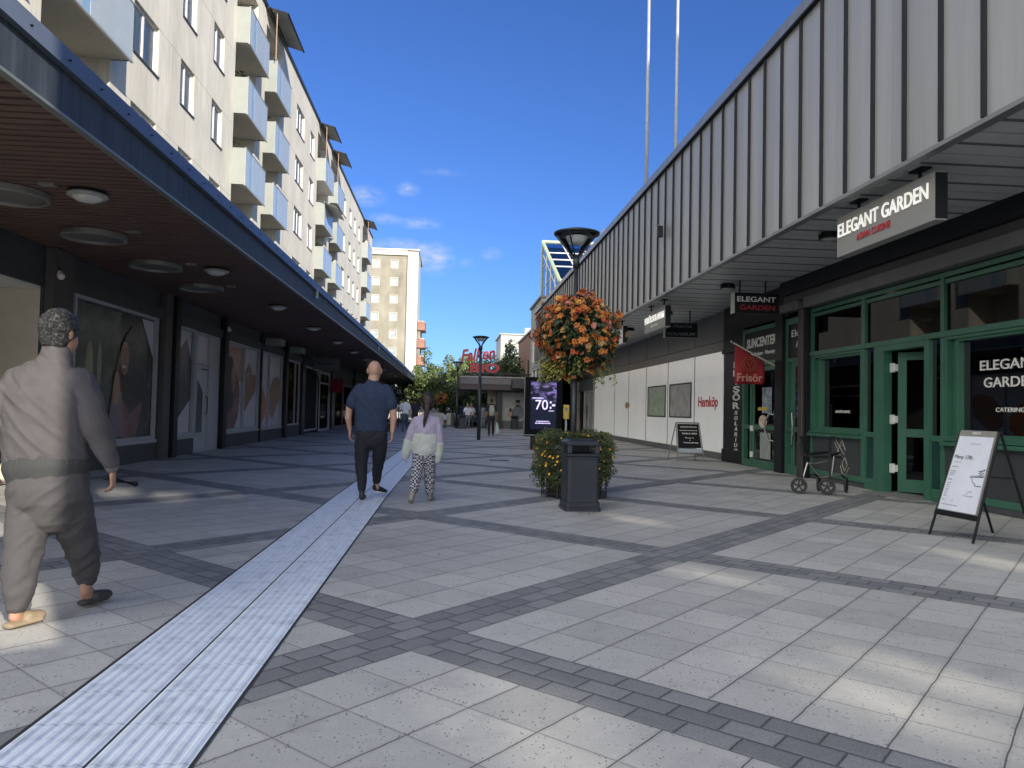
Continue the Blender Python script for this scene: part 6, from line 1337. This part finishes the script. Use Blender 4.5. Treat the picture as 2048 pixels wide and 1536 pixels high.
def man_navy():
    t = thing('person', (-1.1, 10.6, 0), 'bald man in a navy T-shirt and black trousers walking on the tactile path', 'person')
    by = 10.6; x = -1.085; hc = (-1.073, by+.03, 1.80)
    g = MB(); head(g, hc, w=.168, k=1.12); g.loft([((x, by, 1.58), .080, .075), ((x+.005, by+.01, 1.72), .074, .075)])
    g.loft([((-1.31, by, 1.52), .055, .055), ((-1.395, by-.01, 1.3), .052, .056), ((-1.415, by+.0, 1.14), .046, .048), ((-1.395, by+.05, .98), .030, .027)])
    g.loft([((-.87, by, 1.52), .055, .055), ((-.805, by-.02, 1.3), .052, .056), ((-.785, by-.03, 1.14), .048, .05), ((-.80, by-.03, .97), .031, .028)])
    hand(g, (-1.39, by+.05, .975), (0, .1, -1), (.1, .9, 0), (1, 0, 0), 1.15, .5); hand(g, (-.80, by-.03, .965), (-.03, .05, -1), (-.1, .9, 0), (-1, 0, 0), 1.15, .5)
    for xx, yy, z in ((-1.195, by+.0, .1), (-1.025, by+.33, .18)): g.loft([((xx, yy, z+.1), .036, .038), ((xx, yy+.01, z-.04), .034, .04)])
    g.loft([((x, by, .9), .15, .1), ((x, by, 1.2), .17, .11), ((x, by-.01, 1.48), .2, .09), ((x, by, 1.6), .07, .06)]); g.loft([((-1.31, by, 1.5), .05, .05), ((-.87, by, 1.5), .05, .05)]); g.loft([((-1.18, by, .92), .08, .09), ((-1.22, by+.03, .5), .055, .06), ((-1.197, by, .14), .036, .038)]); g.loft([((-.99, by, .92), .08, .09), ((-.995, by+.16, .55), .055, .06), ((-1.027, by+.33, .2), .036, .038)])
    b_ = solid(g, 'body', skin, t, .008, 2); eyes(hc, b_)
    g = MB(); g.loft([((x-.01, by, .99), .215, .14), ((x-.01, by, 1.12), .222, .15), ((x, by-.01, 1.30), .245, .155), ((x, by-.02, 1.44), .262, .145), ((x, by-.015, 1.53), .235, .12), ((x, by-.01, 1.59), .16, .095), ((x, by, 1.635), .095, .08)], 24)
    g.loft([((-1.26, by, 1.53), .095, .10), ((-1.335, by-.005, 1.42), .086, .092), ((-1.37, by-.01, 1.33), .082, .088)]); g.loft([((-.91, by, 1.53), .095, .10), ((-.845, by-.01, 1.42), .086, .092), ((-.82, by-.02, 1.33), .082, .088)])
    solid(g, 't_shirt', M('navy_cotton', (.020, .034, .070), .9, var=.1, vs=20, bump=.15, bs=90), t, .011, 4, .006, 6, fang=.6)
    g = MB(); g.loft([((x-.01, by, 1.01), .20, .13), ((x-.01, by, .92), .21, .145), ((x-.01, by+.0, .84), .20, .14)], 20)
    g.loft([((-1.19, by, .90), .115, .135), ((-1.215, by+.01, .70), .10, .112), ((-1.22, by+.03, .5), .083, .09), ((-1.205, by+.01, .3), .068, .072), ((-1.2, by+.0, .17), .055, .058)])
    g.loft([((-.98, by, .90), .115, .135), ((-.975, by+.07, .70), .10, .112), ((-.995, by+.16, .55), .085, .09), ((-1.02, by+.26, .38), .068, .072), ((-1.03, by+.32, .25), .055, .058)])
    solid(g, 'trousers', M('black_trouser', (.010, .011, .017), .85, var=.1), t, .011, 4, .007, 6, fang=-.8)
    sh = M('black_shoe', (.012, .013, .014), .45)
    g = MB(); shoe(g, (-1.195, by-.03, .01), (-1.20, by+.22, .0), .05); s1 = solid(g, 'shoe', sh, t, .008, 2)
    g = MB(); shoe(g, (-1.05, by+.33, .10), (-.90, by+.5, .05), .05); s2 = solid(g, 'shoe', sh, t, .008, 2)
    MB().loft([((-1.03, by+.33, .085), .045, .012), ((-.92, by+.47, .045), .048, .012)], 10).build('sole', white_paint, s2, smooth=True)
man_navy()

def girl():
    by = 10.45; x = -.32
    t = thing('person', (x, by, 0), 'girl with a long ponytail, lilac and cream sweater and checked trousers', 'person')
    hc = (-.315, by+.01, 1.375)
    g = MB(); head(g, hc, w=.158); g.loft([((x, by, 1.2), .052, .05), ((x, by+.005, 1.32), .05, .05)])
    g.loft([((-.49, by, 1.08), .03, .03), ((-.56, by, .85), .026, .026), ((-.6, by+.02, .64), .022, .02)]); g.loft([((-.16, by, 1.08), .03, .03), ((-.13, by, .85), .026, .026), ((-.165, by+.03, .60), .022, .02)])
    hand(g, (-.6, by+.02, .66), (-.05, .1, -1), (.1, .9, 0), (1, 0, 0), .8, .4); hand(g, (-.165, by+.03, .63), (0, .1, -1), (-.1, .9, 0), (-1, 0, 0), .8, .4)
    g.loft([((-.34, by, .72), .12, .08), ((-.33, by, .95), .12, .08), ((-.325, by, 1.12), .14, .07), ((-.32, by, 1.22), .05, .05)]); g.loft([((-.49, by, 1.09), .04, .04), ((-.16, by, 1.09), .04, .04)])
    b_ = solid(g, 'body', skin, t, .008, 2); eyes(hc, b_)
    g = MB(); c = V(hc)
    g.ball(c+V((0, -.015, .035)), .094, .112, .112, 22); g.ball(c+V((0, -.055, -.035)), .078, .065, .085, 18)
    g.loft([(c+V((0, -.10, .0)), .045, .035), (c+V((-.0, -.135, -.06)), .040, .034), (c+V((-.012, -.14, -.15)), .032, .028), (c+V((-.03, -.14, -.25)), .023, .021), (c+V((-.035, -.13, -.31)), .015, .015), (c+V((-.04, -.13, -.34)), .006, .006)], 12)
    solid(g, 'hair', hair_dark, b_, .008, 2, .003, 50, (1, 1, .2))
    lil = M('lilac_knit', (.34, .30, .39), .9, var=.08, vs=20, bump=.2, bs=150); crm = M('cream_knit', (.43, .45, .41), .9, var=.06, vs=20, bump=.2, bs=150)
    g = MB(); g.loft([((-.335, by, .95), .180, .125), ((-.33, by, 1.06), .185, .125), ((-.325, by, 1.14), .168, .105), ((-.322, by, 1.19), .11, .08), ((-.32, by, 1.225), .068, .06)], 20)
    g.loft([((-.46, by, 1.11), .072, .075), ((-.52, by, .98), .066, .07), ((-.555, by, .86), .064, .066)]); g.loft([((-.19, by, 1.11), .072, .075), ((-.155, by, .98), .066, .07), ((-.14, by, .83), .064, .066)])
    sw = solid(g, 'sweater', lil, t, .011, 3, .006, 8)
    g = MB(); g.loft([((-.345, by, .72), .170, .125), ((-.34, by, .82), .185, .13), ((-.335, by, .93), .184, .128)], 20)
    g.loft([((-.562, by, .84), .066, .068), ((-.59, by+.01, .73), .068, .068), ((-.605, by+.015, .64), .054, .054)]); g.loft([((-.14, by, .81), .066, .068), ((-.155, by+.02, .68), .070, .070), ((-.168, by+.03, .58), .052, .052)])
    solid(g, 'sweater_hem', crm, t, .011, 3, .007, 8)
    chk = M('checked_cloth', (.3, .3, .3), .9); n = chk.node_tree.nodes; l = chk.node_tree.links; b = n['Principled BSDF']
    ck = n.new('ShaderNodeTexChecker'); ck.inputs['Scale'].default_value = 40; ck.inputs[1].default_value = (.40, .40, .44, 1); ck.inputs[2].default_value = (.012, .012, .016, 1); tc = n.new('ShaderNodeTexCoord'); l.new(tc.outputs['Object'], ck.inputs[0]); l.new(ck.outputs[0], b.inputs['Base Color'])
    g = MB(); g.loft([((-.345, by, .74), .14, .10), ((-.345, by, .66), .14, .105)], 18)
    g.loft([((-.42, by, .66), .088, .10), ((-.435, by-.01, .48), .078, .085), ((-.455, by-.05, .32), .072, .076), ((-.47, by-.10, .19), .062, .062)])
    g.loft([((-.275, by, .66), .088, .10), ((-.265, by+.04, .48), .078, .085), ((-.262, by+.10, .30), .072, .076), ((-.262, by+.14, .14), .062, .062)])
    solid(g, 'trousers', chk, t, .01, 3, .007, 8)
    sm_ = M('taupe_shoe', (.26, .23, .20), .7)
    g = MB(); g.loft([((-.49, by-.12, .15), .038, .042), ((-.505, by-.17, .06), .040, .05), ((-.505, by-.13, .03), .042, .035)]); g.loft([((-.475, by-.10, .20), .034, .034), ((-.49, by-.12, .12), .036, .038)]); solid(g, 'shoe', sm_, t, .008, 2)
    g = MB(); shoe(g, (-.262, by+.16, .01), (-.22, by+.36, .0), .038, .05); solid(g, 'shoe', sm_, t, .008, 2)
girl()

def walker(x, y, h, lab, top, bot, hairm, skinm=skin, stride=.18, long_hair=False, bag=None, name='p'):
    t = thing('person', (x, y, 0), lab, 'person'); k = h/1.75
    def q(a, b, c): return (x+a*k, y+b*k, c*k)
    g = MB(); head(g, q(0, .0, 1.62)); g.loft([(q(0, 0, 1.42), .05, .05), (q(0, 0, 1.55), .05, .05)])
    g.loft([(q(-.2, 0, 1.35), .04, .04), (q(-.25, 0, 1.1), .036, .036), (q(-.24, .08, .85), .024, .022)]); g.loft([(q(.2, 0, 1.35), .04, .04), (q(.25, 0, 1.1), .036, .036), (q(.25, .05, .85), .024, .022)])
    hand(g, q(-.24, .08, .85), (0, .1, -1), (.1, .9, 0), (1, 0, 0), k, .4); hand(g, q(.25, .05, .85), (0, .1, -1), (-.1, .9, 0), (-1, 0, 0), k, .4)
    g.loft([(q(0, 0, .9), .12*k, .08*k), (q(0, 0, 1.3), .15*k, .08*k), (q(0, 0, 1.45), .06*k, .05*k)]); g.loft([(q(-.2, 0, 1.36), .04, .04), (q(.2, 0, 1.36), .04, .04)])
    b_ = solid(g, 'body', skinm, t, .012, 2)
    g = MB(); c = V(q(0, 0, 1.62)); g.ball(c+V((0, -.015, .038)), .086, .106, .108, 18); g.ball(c+V((0, -.05, -.03)), .065, .06, .07, 14)
    if long_hair: g.loft([(c+V((0, -.05, -.02)), .08, .06), (c+V((0, -.07, -.18)), .08, .045)], 12)
    solid(g, 'hair', hairm, b_, .014, 2)
    g = MB(); g.loft([(q(0, 0, .92), .165*k, .12*k), (q(0, 0, 1.1), .165*k, .12*k), (q(0, 0, 1.3), .20*k, .125*k), (q(0, 0, 1.42), .15*k, .09*k)], 16)
    for s_ in (-1, 1): g.loft([(q(s_*.18, 0, 1.38), .07, .07), (q(s_*.235, 0, 1.18), .06, .065)])
    solid(g, 'top', top, t, .018, 3, .008, 6)
    g = MB(); g.loft([(q(0, 0, .95), .155*k, .12*k), (q(0, 0, .85), .17*k, .13*k)], 16)
    g.loft([(q(-.09, 0, .85), .09*k, .1*k), (q(-.10, stride*.4, .48), .066*k, .07*k), (q(-.10, stride*.2, .1), .05*k, .055*k)]); g.loft([(q(.09, 0, .85), .09*k, .1*k), (q(.10, stride, .50), .066*k, .07*k), (q(.10, stride*1.9, .12), .05*k, .055*k)])
    solid(g, 'trousers', bot, t, .018, 3, .008, 6)
    g = MB(); shoe(g, q(-.10, stride*.2-.05, .0), q(-.10, stride*.2+.2, 0)); shoe(g, q(.10, stride*1.9-.03, .02), q(.11, stride*1.9+.2, .0)); solid(g, 'shoes', M('dark_trainer', (.05, .05, .055), .6), t, .014, 2)
    return t
wht = M('white_shirt', (.62, .64, .70), .85); jean = M('blue_jeans', (.05, .085, .15), .85, var=.15, vs=8); dk = M('dark_clothes', (.018, .02, .026), .85); gj = M('grey_blue_jeans', (.14, .18, .25), .85, var=.1)
blond = M('blond_hair', (.25, .19, .12), .6, var=.2, vs=30); olive = M('olive_cloth', (.07, .08, .05), .85)
walker(-2.37, 39.8, 1.86, 'person in white T-shirt and blue jeans walking near the benches', wht, jean, hair_dark, stride=.2)
walker(-1.98, 42.6, 1.86, 'person in dark clothes walking beside the one in white T-shirt', dk, dk, hair_dark)
bp_ = walker(2.02, 36.9, 1.86, 'person in black clothes with a pale backpack walking away', dk, dk, hair_dark, skin_tan)
p = thing('backpack', (2.02, 36.75, 1.2), 'pale beige backpack worn by the person in black', 'backpack')
g = MB(); g.loft([((2.02, 36.72, 1.05), .13, .08), ((2.02, 36.7, 1.25), .15, .09), ((2.02, 36.73, 1.45), .12, .07)], 14); solid(g, 'bag_body', M('beige_canvas', (.34, .33, .26), .85), p, .016, 3)
MB().tube([(1.9, 36.75, 1.5), (1.88, 36.95, 1.5), (1.88, 37.02, 1.2)], .02, 6).tube([(2.14, 36.75, 1.5), (2.16, 36.95, 1.5), (2.16, 37.02, 1.2)], .02, 6).build('strap', M('beige_canvas', (0, 0, 0)), p)
p = thing('shopping_bag', (2.34, 37.05, .3), 'pale green plastic shopping bag carried by the person in black', 'shopping bag')
g = MB(); g.loft([((2.33, 37.0, .12), .10, .05), ((2.32, 37.0, .4), .09, .045), ((2.29, 37.0, .68), .03, .02)], 12); solid(g, 'bag_body', M('pale_green_plastic', (.42, .50, .44), .4), p, .014, 2, .01, 8)
walker(1.15, 50.4, 1.70, 'blond person in a white blouse and light jeans, left of the pair', wht, gj, blond, stride=.08, long_hair=True)
walker(1.42, 51.0, 1.68, 'person in a white top and olive trousers, right of the pair', M('pale_blouse', (.5, .48, .46), .85), olive, blond, stride=.08, long_hair=True)
walker(1.98+.22, 50.6, 1.66, 'person in blue clothes half hidden behind the middle street lamp', gj, gj, hair_dark, stride=.08)
walker(2.45, 48.9, 1.68, 'person in brown top walking left of the backpack wearer', M('brown_top', (.16, .10, .08), .85), dk, hair_dark, stride=.12, long_hair=True)
walker(-.33, 50.6, 1.04, 'small child in a pale striped top near the street end', M('child_top', (.40, .44, .44), .85, var=.4, vs=9), olive, hair_dark, stride=.08)

# ============================================================ unseen blockers added behind the camera to shape sun and shade
sh = thing('shade_slab', (31, -50, 0), 'unseen tall slab added behind the viewer to shade the street', 'apartment building')  # added slab; its openings are cut to drop sun patches on the paving
K = .46631; holes = []
for bx, by, ry, rz in [(.43, 3.35, .5, .30), (.50, 2.8, .7, .2), (.2, 3.05, .25, .35), (2.04, 6.05, .45, .26), (2.25, 5.8, .6, .2), (1.86, 3.42, .6, .25), (2.45, 3.62, .5, .5), (2.15, 3.2, .8, .2), (2.26, 8.95, .6, .32), (4.95, 6.6, 1.1, .2), (5.25, 6.2, .5, .35), (-4.75, 11.2, .7, .45), (-3.85, 10.75, .7, .35), (-3.2, 11.05, .4, .2)]:
    t_ = (30-bx)/.5/1.0; hd = (30-bx)/.5; yy = by-.8660*hd; zz = K*hd; holes.append((yy-ry/2, yy+ry/2, zz-rz/2, zz+rz/2))
def merge_ok(hs_): return hs_
slab_m = M('slab_render', (.66, .64, .60), .85)
ygA, ygB = (-5.5-.866*30)/.5, (.5-.866*30)/.5
g = MB(); g.facade(Pr(30), ygB, 2, 0, 36, [h for h in holes if h[0] > ygB], .05); g.facade(Pr(30), -125, ygA, 0, 36, [h for h in holes if h[1] < ygA], .05)
g.build('wall', slab_m, sh)
lo = thing('shade_block', (2, -9, 0), 'unseen low block added behind the viewer to limit the sunlight', 'building')  # added out of view to end the sun shaft on the ground
MB().prism([(-9, 0), (.34, 0), (.34, 6.4), (-9, 6.4)], lambda u, v, d: (.866*u+.5*(9+d), .5*u-.866*(9+d), v), 0, 3).build('wall', slab_m, lo)
py = thing('shade_pylon', (5.05, -7.5, 0), 'unseen slim pylon added behind the viewer to block the sun', 'pylon')  # added out of view to give the sun shaft a crisp edge
def PN(u, v, d): return (.866*u+.5*(9+d), .5*u-.866*(9+d), v)
MB().prism([(.34, 0), (1.3, 0), (1.3, 14.5), (.34, 14.5)], PN, 0, .5).build('shaft', slab_m, py)
MB().prism([(.3, 14.5), (1.35, 14.5), (1.35, 14.7), (.3, 14.7)], PN, -.05, .55).build('cap', dark_metal, py)
